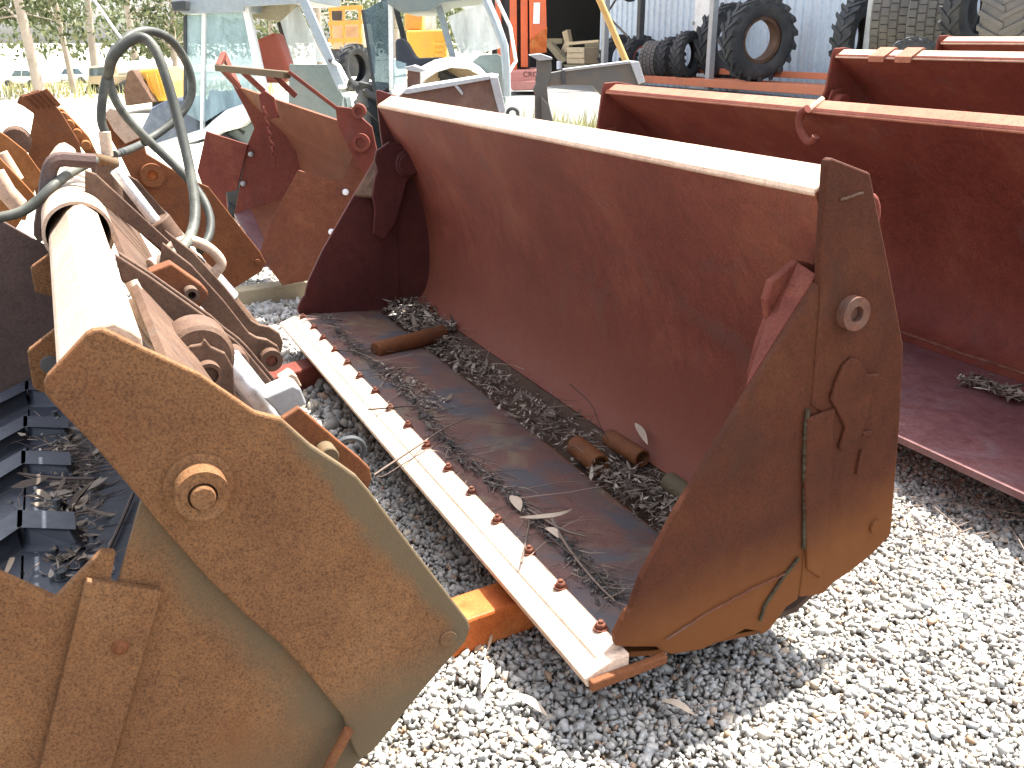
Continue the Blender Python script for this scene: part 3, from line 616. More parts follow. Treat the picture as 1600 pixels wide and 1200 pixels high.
MB().pu([(163, 178), (172, 168), (196, 176), (212, 207), (222, 214), (196, 225), (178, 205)], 2.28, .016).build('cap_plate', 'hotrail', BF, bevel=.003)
# brackets behind the bucket's back
A1 = [(179, 397), (232, 431), (325, 497), (345, 515), (368, 532), (382, 546), (425, 597), (452, 640), (420, 652), (380, 600), (300, 570), (258, 530), (244, 503), (236, 490), (243, 474), (190, 440)]
MB().pu(A1, .5, .016).build('bracket_plate', 'greyrust', BF, bevel=.003)
MB().pu([(x+6, y-3) for x, y in A1], .58, .016).build('bracket_plate', 'greyrust', BF, bevel=.003)
BB = [(255, 380), (300, 415), (350, 470), (390, 521), (402, 528), (418, 531), (434, 541), (440, 556), (437, 570), (425, 580), (410, 580), (398, 564), (365, 527), (317, 482), (250, 415)]
MB().pu(BB, .85, .02).build('link_arm', 'greyrust', BF, bevel=.003)
MB().pu([(x+3, y-20) for x, y in BB[:12]]+[(300, 440)], 1.02, .02).build('link_arm', 'greyrust', BF, bevel=.003)
q = PU(421, 559, .85); mb = MB(); mb.pipe(q-U*.03, q+U*.05, px(q, 17), px(q, 9), 30); mb.build('eye_bush', 'greyrust', BF, smooth=True); MB().cyl(q-U*.022, q+U*.06, px(q, 9.2), 24).build('pin', 'bolt', BF)
MB().pu([(232, 426), (268, 412), (288, 426), (316, 446), (325, 456), (326, 463), (311, 482), (292, 470), (240, 440)], .68, .05).build('bracket_block', 'outer', BF, bevel=.004)
q = PU(297, 456, .68); mb = MB(); mb.pipe(q-U*.035, q, px(q, 11), px(q, 6), 24); mb.build('bracket_bush', 'greyrust', BF, smooth=True)
MB().pu([(133, 266), (150, 272), (200, 318), (262, 375), (352, 466), (345, 480), (250, 388), (185, 338), (133, 300)], 1.25, .02).build('bracket_plate', 'greyrust', BF, bevel=.003)
MB().pu([(140, 255), (180, 262), (215, 282), (262, 335), (290, 385), (335, 442), (305, 440), (230, 375), (150, 300)], 1.75, .018).build('bracket_plate', 'greyrust', BF, bevel=.003)
# the big pivot hub
q = PU(322, 578, .33); R_ = px(q, 52)
hubp = [(262, 560), (268, 530), (285, 516), (310, 508), (338, 515), (352, 535), (368, 560), (370, 625), (330, 640), (275, 600)]
mb = MB(); c = PU(315, 560, .33); mb.cyl(c+U*.0, c+U*.10, px(c, 52), 40); mb.build('pivot_hub', 'greyrust', BF, smooth=True)
mb = MB(); mb.pu([(270, 573), (280, 553), (298, 541), (315, 538), (320, 530), (330, 542), (352, 552), (365, 575), (369, 640), (330, 660), (290, 620)], .318, .014); mb.build('pivot_plate', 'greyrust', BF, bevel=.003)
mb = MB(); mb.pipe(q-U*.04, q-U*.010, px(q, 20), px(q, 14), 32); mb.cyl(q-U*.03, q-U*.011, px(q, 15), 28); mb.build('pivot_boss', 'greyrust', BF, smooth=True)
q2 = PU(370, 568, .42); mb = MB(); mb.cyl(q2, q2+U*.06, px(q2, 20), 28); mb.build('spacer_bush', 'greyrust', BF, smooth=True)
mb = MB(); mb.tube([PU(210, 468, .42), PU(222, 500, .40), PU(245, 530, .37), PU(262, 548, .35)], .014, 10, smooth=1); mb.tube([PU(205, 440, .48), PU(225, 480, .46), PU(252, 520, .43)], .013, 10, smooth=1); mb.build('hydraulic_line', 'hotrail', BF, smooth=True)
mb = MB(); mb.tube([PU(213, 510, .34), PU(235, 540, .32), PU(256, 560, .30)], .005, 8); mb.build('hydraulic_line', 'hotrail', BF, smooth=True)
# rod, square block and lower arm beyond the near plate
mb = MB(); mb.cyl(PU(352, 560, .42), PU(475, 712, .42), .030, 28); mb.build('piston_rod', 'chrome', BF, smooth=True)
mb = MB(); mb.pu([(412, 622), (458, 602), (470, 608), (480, 632), (438, 652), (430, 640)], .32, .07); mb.build('rod_block', 'greyflat', BF, bevel=.004)
mb = MB(); mb.pu([(440, 655), (468, 637), (530, 690), (562, 716), (578, 732), (581, 748), (576, 765), (555, 745), (520, 722), (460, 690)], .2, .018); mb.build('lower_arm', 'outer', BF, bevel=.003)
q = PU(515, 715, .16); mb = MB(); mb.cyl(q, q+U*.05, px(q, 16), 24); mb.build('arm_bush', 'tan', BF, smooth=True)
q = PU(545, 705, .35); mb = MB(); mb.tube([q+V*(.035*math.cos(a))+W*.03*math.sin(a) for a in np.linspace(-.6, 2.2, 12)], .006, 8); mb.build('grease_line', 'cabdark', BF, smooth=True)
mb = MB(); mb.pu([(438, 595), (456, 583), (464, 588), (472, 604), (452, 607)], .72, .05); mb.build('pin_keeper', 'hotrail', BF, bevel=.003)
# upper cylinder with a bright rod
HC = thing('hydraulic_cylinder', 'slim hydraulic cylinder with a bright chrome rod beside the pin boss plate', 'cylinder', PU(300, 410, 1.4))
mb = MB(); mb.cyl(PU(180, 265, 1.5), PU(250, 355, 1.5), px(PU(215, 310, 1.5), 9), 24); mb.build('piston_rod', 'chrome', HC, smooth=True)
mb = MB(); a, b = PU(243, 345, 1.5), PU(278, 392, 1.5); mb.cyl(a, b, px(a, 23), 30); mb.build('gland_nut', 'greyrust', HC, smooth=True)
mb = MB(); a, b = PU(274, 386, 1.5), PU(345, 450, 1.5); mb.cyl(a, b, px(a, 15), 28); mb.build('barrel', 'greyrust', HC, smooth=True)
mb = MB(); a, b = PU(332, 438, 1.5), PU(360, 470, 1.5); mb.cyl(a, b, px(a, 17), 28); mb.build('clamp_band', 'greyflat', HC, smooth=True)
mb = MB(); a, b = PU(356, 466, 1.5), PU(425, 552, 1.5); mb.cyl(a, b, px(a, 13), 28); mb.build('barrel_end', 'greyrust', HC, smooth=True)
tag(MB().tube([PU(x, y, 1.15) for x, y in ((262, 396), (272, 382), (296, 374), (325, 385), (346, 406), (345, 418), (330, 430), (316, 424))], .0145, 12, smooth=2).build('steel_hook', 'hotrail', smooth=True), 'pale curved steel hook holding the lower end of the hoses', 'hook')
# collar pipe over the rail, strap and fitting
CP = thing('pipe_collar', 'pale steel pipe collar lying over the near rail', 'pipe', PU(112, 345, 1.2))
mb = MB(); mb.pipe(P(1.05, -.893, .748), P(1.65, -.893, .748), .082, .074, 40); mb.build('pipe_shell', 'hotrail', CP, smooth=True)
SB = thing('bent_strap', 'dark bent steel strap hooked round the collar pipe at left', 'strap', PU(65, 360, 1.0))
mb = MB(); pts = [PU(x, y, 1.35) for x, y in ((150, 252), (120, 250), (92, 248), (80, 256), (74, 280), (70, 320), (63, 365), (70, 372))]
mb.tube(pts, .02, 8, smooth=1); mb.build('strap_bar', 'darkplate', SB, smooth=True)
FT = thing('hose_fitting', 'dark steel tee fitting where the hoses meet above the rail', 'fitting', PU(168, 320, 1.6))
mb = MB(); mb.cyl(PU(166, 246, 1.6), PU(176, 325, 1.6), px(PU(166, 246, 1.6), 18), 26); mb.build('fitting_body', 'greyrust', FT, smooth=True)
mb = MB(); mb.cyl(PU(148, 247, 1.58), PU(184, 258, 1.58), px(PU(166, 246, 1.6), 9), 18); mb.build('fitting_arm', 'tan', FT, smooth=True)
mb = MB(); mb.cyl(PU(163, 205, 1.6), PU(168, 245, 1.6), px(PU(166, 246, 1.6), 9), 18); mb.build('hose_ferrule', 'hotrail', FT, smooth=True)
def hose(label, pix, r, u=None, cat='hose'):
    mb = MB(); pts = [PU(x, y, a) for x, y, a in pix]; rr = px(pts[len(pts)//2], r); mb.tube(pts, rr, 14, smooth=3)
    return tag(mb.build('hydraulic_hose', 'hose', smooth=True), label, cat, 'hydraulic hoses over the left bucket')
hose('outer black hydraulic hose arching highest in the big loop', [(166, 210, 1.6), (157, 190, 1.6), (160, 150, 1.6), (170, 105, 1.62), (187, 65, 1.65), (222, 45, 1.7), (262, 55, 1.75), (288, 88, 1.8), (301, 125, 1.8), (299, 155, 1.8), (278, 185, 1.78), (248, 208, 1.75), (225, 222, 1.7)], 6.6)
hose('grey hose coming down from the loop in a long straight run to its crimped end', [(168, 120, 1.55), (175, 90, 1.5), (197, 66, 1.5), (222, 55, 1.5), (243, 75, 1.48), (258, 115, 1.45), (274, 170, 1.42), (287, 220, 1.38), (298, 270, 1.33), (306, 320, 1.27), (303, 360, 1.2), (285, 390, 1.1), (262, 402, 1.05)], 8)
hose('black hose crossing behind the grey one to the lower right', [(180, 75, 1.72), (168, 100, 1.68), (172, 140, 1.66), (190, 175, 1.66), (222, 210, 1.66), (262, 248, 1.66), (295, 280, 1.64), (318, 310, 1.6), (330, 340, 1.55), (328, 370, 1.5), (312, 392, 1.45)], 6.5)
hose('thick grey hose running off the left edge of the picture', [(-30, 344, 1.3), (0, 340, 1.3), (35, 332, 1.3), (62, 312, 1.3), (85, 288, 1.32), (115, 266, 1.4), (148, 250, 1.5)], 8)
hose('thin grey pipe joining the fitting to the boss plate', [(178, 242, 1.6), (200, 235, 1.8), (228, 222, 2.0)], 6, 'pipe')
mb = MB(); mb.cyl(PU(264, 401, 1.05), PU(234, 414, 1.02), px(PU(250, 407, 1.03), 10), 18); tag(mb.build('hose_end', 'hotrail', smooth=True), 'pale crimped hose end lying on the bracket plates', 'fitting')
mb = MB(); mb.tube([PU(135, -15, 1.7), PU(160, 18, 1.68), PU(180, 48, 1.66), PU(203, 78, 1.64)], .0045, 8, smooth=1); tag(mb.build('cord', 'string', smooth=True), 'thin white cord tied to the top of the hose loop', 'cord')

# rubber track lying in the foreground bucket
RT_ = thing('rubber_track', 'black rubber track with chevron lugs lying in the left bucket among leaves', 'track', PZ(60, 780, .3))
TZ = .36
def tz(u, v): return TZ-.2+.02*math.sin(u*3)
mb = MB(); n = 26
for half, (v0, v1) in enumerate(((-1.7, -1.105), (-1.10, -.80))):
    pts = []
    for i in range(n+1):
        u = .02+1.73*i/n; pts.append((u, tz(u, 0)))
    vs = [P(u, v0, z) for u, z in pts]+[P(u, v1, z) for u, z in pts]+[P(u, v0, z-.05) for u, z in pts]+[P(u, v1, z-.05) for u, z in pts]; k = n+1
    fs = []
    for i in range(n): fs += [(i, k+i, k+i+1, i+1), (2*k+i, 2*k+i+1, 3*k+i+1, 3*k+i), (i, i+1, 2*k+i+1, 2*k+i), (k+i, 3*k+i, 3*k+i+1, k+i+1)]
    mb.add(vs, fs)
mb.build('track_belt', 'rubber', RT_, smooth=True)
for k in range(5):
    u = .225+.345*k; mb = MB(); z = tz(u, 0); h = .042+.01*random.random(); u += random.gauss(0, .02)
    for v0, v1, u0, u1, in ((-1.098, -.985, u+.03, u-.02), (-1.30, -1.104, u-.22, u+.03)):
        q = [(u0-.055, v0), (u0+.055, v0), (u1+.055, v1), (u1-.055, v1)]
        vs = [P(a, b, z-.002) for a, b in q]+[P(a+(.025 if i in (0, 3) else -.025), b+((0 if v0 < -1.2 else .004) if i < 2 else (-.004 if v0 < -1.2 else -.02)), z+h) for i, (a, b) in enumerate(q)]
        mb = MB(); mb.add(vs, [(0, 1, 2, 3), (7, 6, 5, 4)]+[(i, (i+1) % 4, (i+1) % 4+4, i+4) for i in range(4)])
        mb.build('track_lug', 'rubber', RT_, bevel=.012, segs=3)
    for du in (.16, ):
        mb = MB(); q = P(u+du, -1.03, tz(u, 0)); mb.ring([q-W*.002, q+W*.008], [.015, .015], W, 14); mb.ring([q+W*.008, q+W*.022], [.010, .009], W, 6); mb.build('track_bolt', 'cabdark', RT_)
def ontrack(x, y, dz=.008): return PZ(x, y, TZ+dz)
leaves('leaf_litter', np.array([tuple(ontrack(random.gauss(112, 32), random.uniform(660, 900), .01+.02*random.random())) for i in range(420)]), .03, .24, 'litter')
twigs('twig_litter', [ontrack(random.gauss(100, 30), random.uniform(650, 890), .015) for i in range(230)], .09, .0014, dirs=.6, spread=.9)
for a, b, c, w, lab in (((107, 800), (125, 790), (138, 774), .02, 'pale leaf on the rubber track, higher of two near the plate edge'), ((88, 846), (104, 828), (118, 815), .013, 'folded pale leaf on the rubber track below the other'), ((5, 905), (18, 880), (26, 855), .008, 'narrow pale leaf at the left edge of the rubber track')):
    pts = [ontrack(x, y, .02) for x, y in (a, b, c)]; mb = MB(); d = (pts[2]-pts[0]).normalized().cross(W); L = []; R = []
    for i in range(9):
        t = i/8; q = pts[0]*(1-t)**2+pts[1]*2*t*(1-t)+pts[2]*t*t; h = w*math.sin(math.pi*t)**.8*.6; L.append(q+d*h); R.append(q-d*h+W*.004)
    mb.add(L+R, [(i, i+1, 10+i, 9+i) for i in range(8)]); tag(mb.build('dry_leaf', 'leaf', smooth=True), lab, 'leaf')
for pts, r, lab in (([(-10, 735), (40, 742), (90, 748), (148, 748)], .0045, 'pale straight stick lying across the rubber track'), ([(20, 728), (60, 708), (125, 702)], .0025, 'thin curved brown twig above the pale stick on the track'), ([(-10, 832), (60, 815), (150, 794)], .0022, 'long thin twig across the lower part of the track'), ([(208, 772), (188, 820), (168, 862)], .004, 'dark twig standing beside the edge of the tan plate')):
    mb = MB(); mb.tube([ontrack(x, y, .03) for x, y in pts], r, 6, smooth=2); tag(mb.build('twig', 'twig', smooth=True), lab, 'twig')

# ---------------------------------------------------------------- things at far left: side plate with ribs, orange brackets
RP = thing('ribbed_bucket', 'rusty bucket side with a ribbed top corner and orange edge at far left', 'bucket', PU(90, 330, 3.3))
MB().pu([(53, 178), (36, 166), (26, 161), (31, 150), (60, 140), (82, 158), (96, 176), (124, 222), (128, 240), (118, 330), (60, 330), (43, 233)], 3.3, .03).build('side_plate', 'outer', RP, bevel=.004)
for k in range(5):
    x0 = 34+k*8; MB().pu([(x0, 152-k*2.5), (x0+7, 148-k*2.5), (x0+30, 168-k*1), (x0+24, 172-k*1)], 3.2-.02*k, .03).build('rib', 'outer', RP, bevel=.003)
MB().pu([(84, 172), (98, 170), (140, 215), (152, 240), (140, 248), (120, 222)], 3.4, .12).build('edge_strip', 'orangetan', RP, bevel=.004)
for x, y in ((98, 182), (108, 194), (120, 208), (134, 226)):
    q = PU(x, y, 3.4); MB().cyl(q-U*.05, q, .022, 12).build('knuckle', 'orangetan', RP)
OB = thing('orange_bracket', 'pair of orange bracket plates with a pale rod at the left edge', 'bracket', PU(40, 330, 2.8))
MB().pu([(-40, 180), (11, 213), (40, 236), (69, 276), (54, 298), (40, 345), (-40, 330)], 3.0, .02).build('bracket_plate', 'orangetan', OB, bevel=.003)
MB().pu([(-60, 215), (0, 247), (36, 285), (55, 306), (36, 340), (20, 365), (-60, 350)], 2.7, .02).build('bracket_plate', 'orangetan', OB, bevel=.003)
mb = MB(); mb.tube([PU(0, 240, 2.85), PU(14, 262, 2.85), PU(26, 282, 2.85)], .03, 10); mb.build('rod', 'rail', OB, smooth=True)
mb = MB(); mb.tube([PU(-8, 270, 2.55), PU(10, 300, 2.55), PU(30, 322, 2.55)], .035, 10); mb.build('rod', 'rail', OB, smooth=True)
mb = MB(); q = PU(25, 222, 3.1); mb.cyl(q, q+U*.12, .06, 16); mb.build('pulley', 'greyrust', OB, smooth=True)

# ---------------------------------------------------------------- bucket with bar guard
YL, YR = 5.75, 5.05
GB = thing('guarded_bucket', 'narrow rusty bucket with a bar guard on top, behind the left bucket', 'bucket', PD(430, 440, 5.3))
Lc = [(372, 136), (392, 160), (415, 183), (445, 210), (463, 238), (470, 268), (462, 296), (438, 312), (392, 326)]
Rc = [(526, 188), (542, 212), (553, 240), (560, 270), (560, 300), (552, 335), (528, 370), (490, 400), (430, 415)]
mb = MB(); k = len(Lc); vs = [PD(x, y, YL) for x, y in Lc]+[PD(x, y, YR) for x, y in Rc]; off = Vector((.03, .03, -.006))
vs += [v+off for v in vs]; fs = []
for i in range(k-1): fs += [(i, i+1, k+i+1, k+i), (2*k+i, 3*k+i, 3*k+i+1, 2*k+i+1)]
fs += [(0, k, 3*k, 2*k), (k-1, 3*k-1, 4*k-1, 2*k-1)]+[(i, 2*k+i, 2*k+i+1, i+1) for i in range(k-1)]+[(k+i, k+i+1, 3*k+i+1, 3*k+i) for i in range(k-1)]
mb.add(vs, fs).build('back_wall', 'grill', GB, smooth=True)
fl = [PD(366, 334, YL), PD(440, 314, YL), PD(505, 402, YR+.03), PD(412, 412, YR+.03)]
mb = MB(); mb.add(fl+[p-W*.02 for p in fl], [(0, 1, 2), (0, 2, 3), (6, 5, 4), (7, 6, 4)]+[(i, i+4, (i+1) % 4+4, (i+1) % 4) for i in range(4)]).build('floor_plate', 'lip', GB)
mb = MB(); mb.prism([PD(x, y, YL) for x, y in ((362, 131), (374, 134), (394, 158), (416, 181), (446, 208), (465, 236), (472, 268), (463, 300), (438, 315), (380, 330), (366, 336), (380, 260), (387, 225), (397, 200), (384, 172))], (0, .02, 0)); mb.build('left_side_plate', 'second', GB, bevel=.003)
mb = MB(); mb.prism([PD(x, y, YL-.02) for x, y in ((322, 205), (330, 208), (387, 226), (370, 297), (352, 301), (356, 335), (372, 400), (330, 330), (308, 268))], (0, .018, 0)); mb.build('left_cheek_plate', 'second', GB, bevel=.003)
for x, y in ((392, 241), (380, 287)):
    q = PD(x, y, YL-.02); mb = MB(); mb.ring([q, q-Vector((0, .012, 0)), q-Vector((0, .018, 0))], [.016, .014, .006], (0, 1, 0), 14); mb.build('cheek_bolt', 'greyflat', GB, smooth=True)
mb = MB(); mb.prism([PD(x, y, YR) for x, y in ((466, 266), (500, 276), (533, 284), (551, 241), (592, 250), (562, 310), (500, 418), (490, 437), (441, 446), (405, 398), (416, 360), (434, 325))], (0, .02, 0)); mb.build('right_side_plate', 'grill', GB, bevel=.003)
for x, y in ((540, 300), (518, 362)):
    q = PD(x, y, YR); mb = MB(); mb.ring([q, q-Vector((0, .012, 0)), q-Vector((0, .018, 0))], [.017, .015, .006], (0, 1, 0), 14); mb.build('cheek_bolt', 'label', GB, smooth=True)
mb = MB(); mb.prism([PD(x, y, YR-.05) for x, y in ((524, 166), (548, 169), (581, 198), (591, 246), (576, 282), (548, 240), (527, 195))], (0, .02, 0)); mb.build('pivot_plate', 'second', GB, bevel=.003)
for x, y, r in ((565, 222, 14), (562, 173, 11)):
    q = PD(x, y, YR-.05); mb = MB(); mb.pipe(q-Vector((0, .04, 0)), q, px(q, r), px(q, r*.55), 26); mb.cyl(q-Vector((0, .03, 0)), q, px(q, r*.58), 22); mb.build('pivot_boss', 'second', GB, smooth=True)
gl = [PD(340, 106, YL-.1), PD(449, 117, YR-.05)]
mb = MB(); mb.bar(gl[0], gl[1], .04, .035); mb.build('guard_rail', 'tan', GB, bevel=.006)
mb = MB(); mb.bar(PD(451, 112, YR-.05), PD(556, 192, YR), .02, .075, up=(0, -1, .2)); mb.build('guard_beam', 'second', GB, bevel=.004)
mb = MB(); mb.bar(PD(341, 104, YL-.1), PD(350, 84, YL+.1), .03, .03); mb.bar(PD(350, 86, YL+.1), PD(371, 134, YL), .03, .03); mb.build('guard_post', 'second', GB, bevel=.004)
for t, (x1, y1) in ((.06, (374, 137)), (.36, (412, 143)), (.8, (462, 150))):
    p0 = gl[0].lerp(gl[1], t); p1 = PD(x1, y1, YL+(YR-YL)*t); mb = MB(); mb.bar(p0, p1, .028, .028); mb.build('guard_bar', 'second', GB, bevel=.004)
mb = MB(); q = PD(413, 165, 5.35); mb.prism([PD(x, y, 5.4) for x, y in ((404, 148), (414, 142), (428, 152), (432, 172), (436, 184), (420, 186), (408, 176))], (0, .02, 0)); mb.build('chain_bracket', 'second', GB, bevel=.003)
mb = MB(); q0 = PD(412, 168, 5.3); q1 = PD(430, 254, 5.3); n = 11
for i in range(n):
    c = q0.lerp(q1, (i+.5)/n); d = (q1-q0).normalized(); s1 = d.cross(Vector((0, 1, 0))).normalized() if i % 2 else Vector((0, 1, 0)); L_ = (q1-q0).length/n*.72
    mb.tube([c+d*(L_*math.sin(a))+s1*(.011*math.cos(a)) for a in np.linspace(0, 2*math.pi, 11)], .004, 5)
tag(mb.build('chain', 'second', smooth=True), 'rusty chain hanging inside the bucket with the bar guard', 'chain')

# ---------------------------------------------------------------- tractors
def part(T, name, m, pix, Y, t=.03, bevel=.004): return MB().pd(pix, Y, t).build(name, m, T, bevel=bevel)
def tubep(T, name, m, pts, r): return MB().tube([PD(x, y, Y) for x, y, Y in pts], r, 8).build(name, m, T, smooth=True)
def barp(T, name, m, a, b, w, h): return MB().bar(PD(*a), PD(*b), w, h, up=(0, 1, .01)).build(name, m, T, bevel=.006)
def rearwheel(T, x, y, Y, R, wd, ang, m='tyre'):
    c = PD(x, y, Y); ax = Vector((math.cos(ang), math.sin(ang), 0)); mb = MB()
    mb.ring([c-ax*wd*.5, c-ax*wd*.55, c-ax*wd*.4, c+ax*wd*.4, c+ax*wd*.55, c+ax*wd*.5], [R*.55, R*.8, R*.97, R*.97, R*.8, R*.55], ax, 40)
    w = mb.build('wheel', m, T, smooth=True); mb = MB()
    for k in range(26):
        a = 2*math.pi*k/26; up = ax.orthogonal().normalized(); bb = ax.cross(up); d = up*math.cos(a)+bb*math.sin(a); tt = ax.cross(d)
        s = 1 if k % 2 else -1
        mb.bar(c+d*R*.99+ax*(s*wd*.45)-tt*.08, c+d*R*.99+ax*(s*.01)+tt*.08, .05, .07, up=d)
    mb.build('tread', m, w); mb = MB()
    mb.ring([c-ax*wd*.42, c-ax*wd*.40, c+ax*wd*.42], [R*.3, R*.56, R*.3], ax, 28); mb.build('rim', 'beige', w, smooth=True)
T1 = thing('tractor', 'pale blue-grey cab tractor at left with dirty windows and a bare white mudguard', 'tractor', PD(400, 300, 8.4))
Y = 8.0
part(T1, 'roof', 'cab', [(270, -14), (480, -30), (476, 1), (384, 4), (380, 18), (288, 22), (270, 12)], Y-.05, 1.6)
part(T1, 'roof_lining', 'lining', [(386, 8), (455, 6), (452, 22), (440, 34), (410, 30), (392, 28)], Y+.5, .4)
part(T1, 'cab_post', 'cabdark', [(286, 24), (291, 24), (291, 175), (286, 180)], Y, .06)
part(T1, 'cab_post', 'cabwhite', [(315, 18), (321, 18), (317, 210), (312, 215)], Y-.02, .06)
part(T1, 'cab_post', 'cabwhite', [(377, 8), (387, 8), (416, 140), (412, 170), (404, 140)], Y-.02, .08)
part(T1, 'window', 'glassA', [(291, 24), (315, 22), (313, 190), (291, 178)], Y+.02, .008, 0)
part(T1, 'window', 'glassA', [(320, 18), (377, 10), (405, 140), (408, 160), (380, 165), (350, 172), (318, 192)], Y+.02, .008, 0)
part(T1, 'mudguard', 'cabwhite', [(314, 205), (330, 190), (352, 172), (378, 163), (392, 172), (394, 184), (375, 200), (345, 208), (320, 225)], Y-.25, .5, .02)
part(T1, 'sill_bar', 'cabwhite', [(225, 230), (315, 202), (330, 205), (322, 216), (228, 242)], Y-.3, .05)
part(T1, 'chassis', 'cabgreen', [(318, 225), (345, 210), (394, 190), (420, 175), (526, 155), (535, 210), (520, 300), (330, 300)], Y-.05, .7, .02)
part(T1, 'bonnet', 'tarp', [(220, 200), (236, 168), (262, 155), (288, 158), (312, 185), (312, 225), (225, 232)], Y+.1, .6, .03)
barp(T1, 'cab_post', 'cab', (472, -4, Y-.1), (536, 140, Y-.3), .07, .05)
part(T1, 'cab_post', 'cabdark', [(432, 35), (438, 34), (458, 100), (452, 104)], Y+.9, .05)
barp(T1, 'roof_rail', 'cab', (382, 5, Y-.03), (474, 0, Y-.1), .05, .045)
part(T1, 'windscreen', 'glassC', [(438, 34), (466, 8), (507, 97), (457, 96)], Y+.3, .008, 0)
part(T1, 'cab_panel', 'cabgreen', [(452, 100), (512, 101), (535, 150), (528, 205), (450, 190)], Y-.1, .05)
part(T1, 'seat', 'red', [(400, 62), (430, 50), (452, 108), (445, 130), (412, 130), (402, 100)], Y+.6, .3, .03)
tubep(T1, 'grab_handle', 'cabwhite', [(520, 96, Y-.35), (530, 103, Y-.38), (542, 125, Y-.4), (538, 136, Y-.38), (530, 136, Y-.35)], .014)
part(T1, 'work_lamp', 'cabdark', [(266, 2), (290, 0), (290, 16), (270, 18)], Y-.2, .12, .01)
part(T1, 'mirror', 'cabdark', [(512, 92), (528, 93), (528, 99), (514, 98)], Y-.3, .04)
rearwheel(T1, 372, 262, Y+.45, .62, .36, .35)
T2 = thing('tractor', 'grey cab tractor in the middle with a dark side window and white wheel arch', 'tractor', PD(690, 270, 8.9))
Y = 8.5
part(T2, 'side_window', 'glassB', [(567, 17), (606, -4), (608, 134), (586, 147), (576, 100)], Y, .01, 0)
part(T2, 'cab_post', 'cabdark', [(564, 16), (568, 14), (588, 148), (584, 150)], Y-.01, .05)
part(T2, 'cab_post', 'cabwhite', [(606, -8), (613, -8), (615, 140), (608, 142)], Y-.02, .07)
barp(T2, 'cab_post', 'cab', (681, -6, Y+.2), (708, 90, Y+.2), .055, .05)
barp(T2, 'cab_post', 'cabdark', (618, 10, Y+1.1), (640, 95, Y+1.1), .05, .05)
part(T2, 'roof', 'cabgreen', [(600, -30), (760, -40), (757, -4), (690, 4), (670, 17), (625, 19), (605, 5)], Y-.05, 1.6)
tubep(T2, 'cab_post', 'cab', [(757, -6, Y-.1), (775, 35, Y-.2), (788, 72, Y-.25), (791, 110, Y-.25), (792, 150, Y-.25)], .035)
tubep(T2, 'grab_rail', 'cabwhite', [(772, -10, Y+.3), (797, 42, Y+.25), (806, 96, Y+.2), (795, 113, Y+.1)], .016)
part(T2, 'windscreen', 'glassC', [(700, 26), (756, 4), (782, 75), (720, 92)], Y+.1, .008, 0)
part(T2, 'door_panel', 'cabgreen', [(736, 97), (750, 86), (777, 84), (786, 90), (792, 150), (766, 150), (762, 120)], Y-.1, .05)
part(T2, 'seat', 'seat', [(617, 62), (626, 59), (634, 68), (648, 92), (690, 90), (690, 104), (618, 108)], Y+.5, .35, .03)
arc = [(611, 146), (620, 138), (640, 118), (660, 103), (678, 94), (700, 90), (725, 93), (748, 106), (764, 123)]
arc2 = [(752, 116), (730, 108), (705, 106), (682, 113), (662, 126), (652, 145), (630, 158), (610, 158)]
part(T2, 'mudguard', 'cabwhite', arc+arc2, Y-.4, .5, .01)
part(T2, 'wheel_arch', 'beige', [(652, 145), (662, 126), (682, 113), (705, 106), (730, 108), (752, 118), (752, 150), (652, 152)], Y-.1, .05)
part(T2, 'small_window', 'glassA', [(614, 93), (635, 99), (634, 130), (615, 133)], Y+.02, .008, 0)
part(T2, 'chassis', 'cabgreen', [(590, 150), (790, 150), (786, 270), (600, 270)], Y+.1, .7, .02)
rearwheel(T2, 705, 205, Y+.2, .58, .34, .3)
rearwheel(T2, 588, 210, Y+.9, .45, .28, .3)

# ---------------------------------------------------------------- steel pieces in the middle distance
CB = thing('counterweight', 'brown steel counterweight box with a pale top edge behind the middle bucket rail', 'counterweight', PD(700, 330, 6.9))
part(CB, 'box_body', 'box', [(610, 166), (618, 154), (634, 142), (768, 121), (778, 150), (790, 200), (790, 330), (610, 330)], 6.5, .55, .01)
part(CB, 'top_flange', 'boxtop', [(628, 146), (634, 139), (766, 118), (778, 120), (776, 125), (766, 124), (636, 147)], 6.47, .5)
part(CB, 'end_plate', 'boxtop', [(765, 120), (778, 121), (790, 172), (781, 180), (775, 160)], 6.45, .06)
part(CB, 'slot_bar', 'boxtop', [(707, 131), (712, 129), (724, 146), (722, 149)], 6.48, .02)
q = PD(801, 178, 6.4); mb = MB(); mb.tube([q+Vector((.035*math.cos(a), 0, .035*math.sin(a))) for a in np.linspace(0, 6.28, 16)], .012, 8); mb.build('shackle', 'cabdark', CB, smooth=True)
PP = thing('steel_post', 'short brown post with a pale flat cap behind the counterweight box', 'post', PD(645, 300, 7.2))
part(PP, 'post_shaft', 'box', [(636, 109), (655, 111), (656, 300), (638, 300)], 7.1, .1)
part(PP, 'cap_plate', 'greyflat', [(631, 105), (645, 102), (667, 110), (655, 113), (636, 110)], 7.05, .2)
HP = thing('grey_hitch', 'weathered grey steel post with flat cap plate and side beam', 'hitch', PD(850, 330, 7.1))
part(HP, 'post_shaft', 'grey', [(839, 92), (861, 94), (862, 110), (855, 138), (857, 160), (865, 195), (865, 330), (836, 330), (836, 150), (833, 140), (838, 130)], 7.0, .11)
part(HP, 'cap_plate', 'greyflat', [(826, 86), (845, 84), (863, 90), (863, 93), (842, 95)], 6.95, .22)
part(HP, 'side_beam', 'grey', [(837, 119), (880, 110), (882, 108), (985, 96), (1000, 97), (1008, 128), (996, 165), (990, 140), (940, 150), (925, 134), (882, 133), (837, 136)], 7.02, .12)
part(HP, 'beam_flange', 'greyflat', [(880, 108), (985, 95), (998, 96), (986, 99), (880, 112)], 7.0, .14)
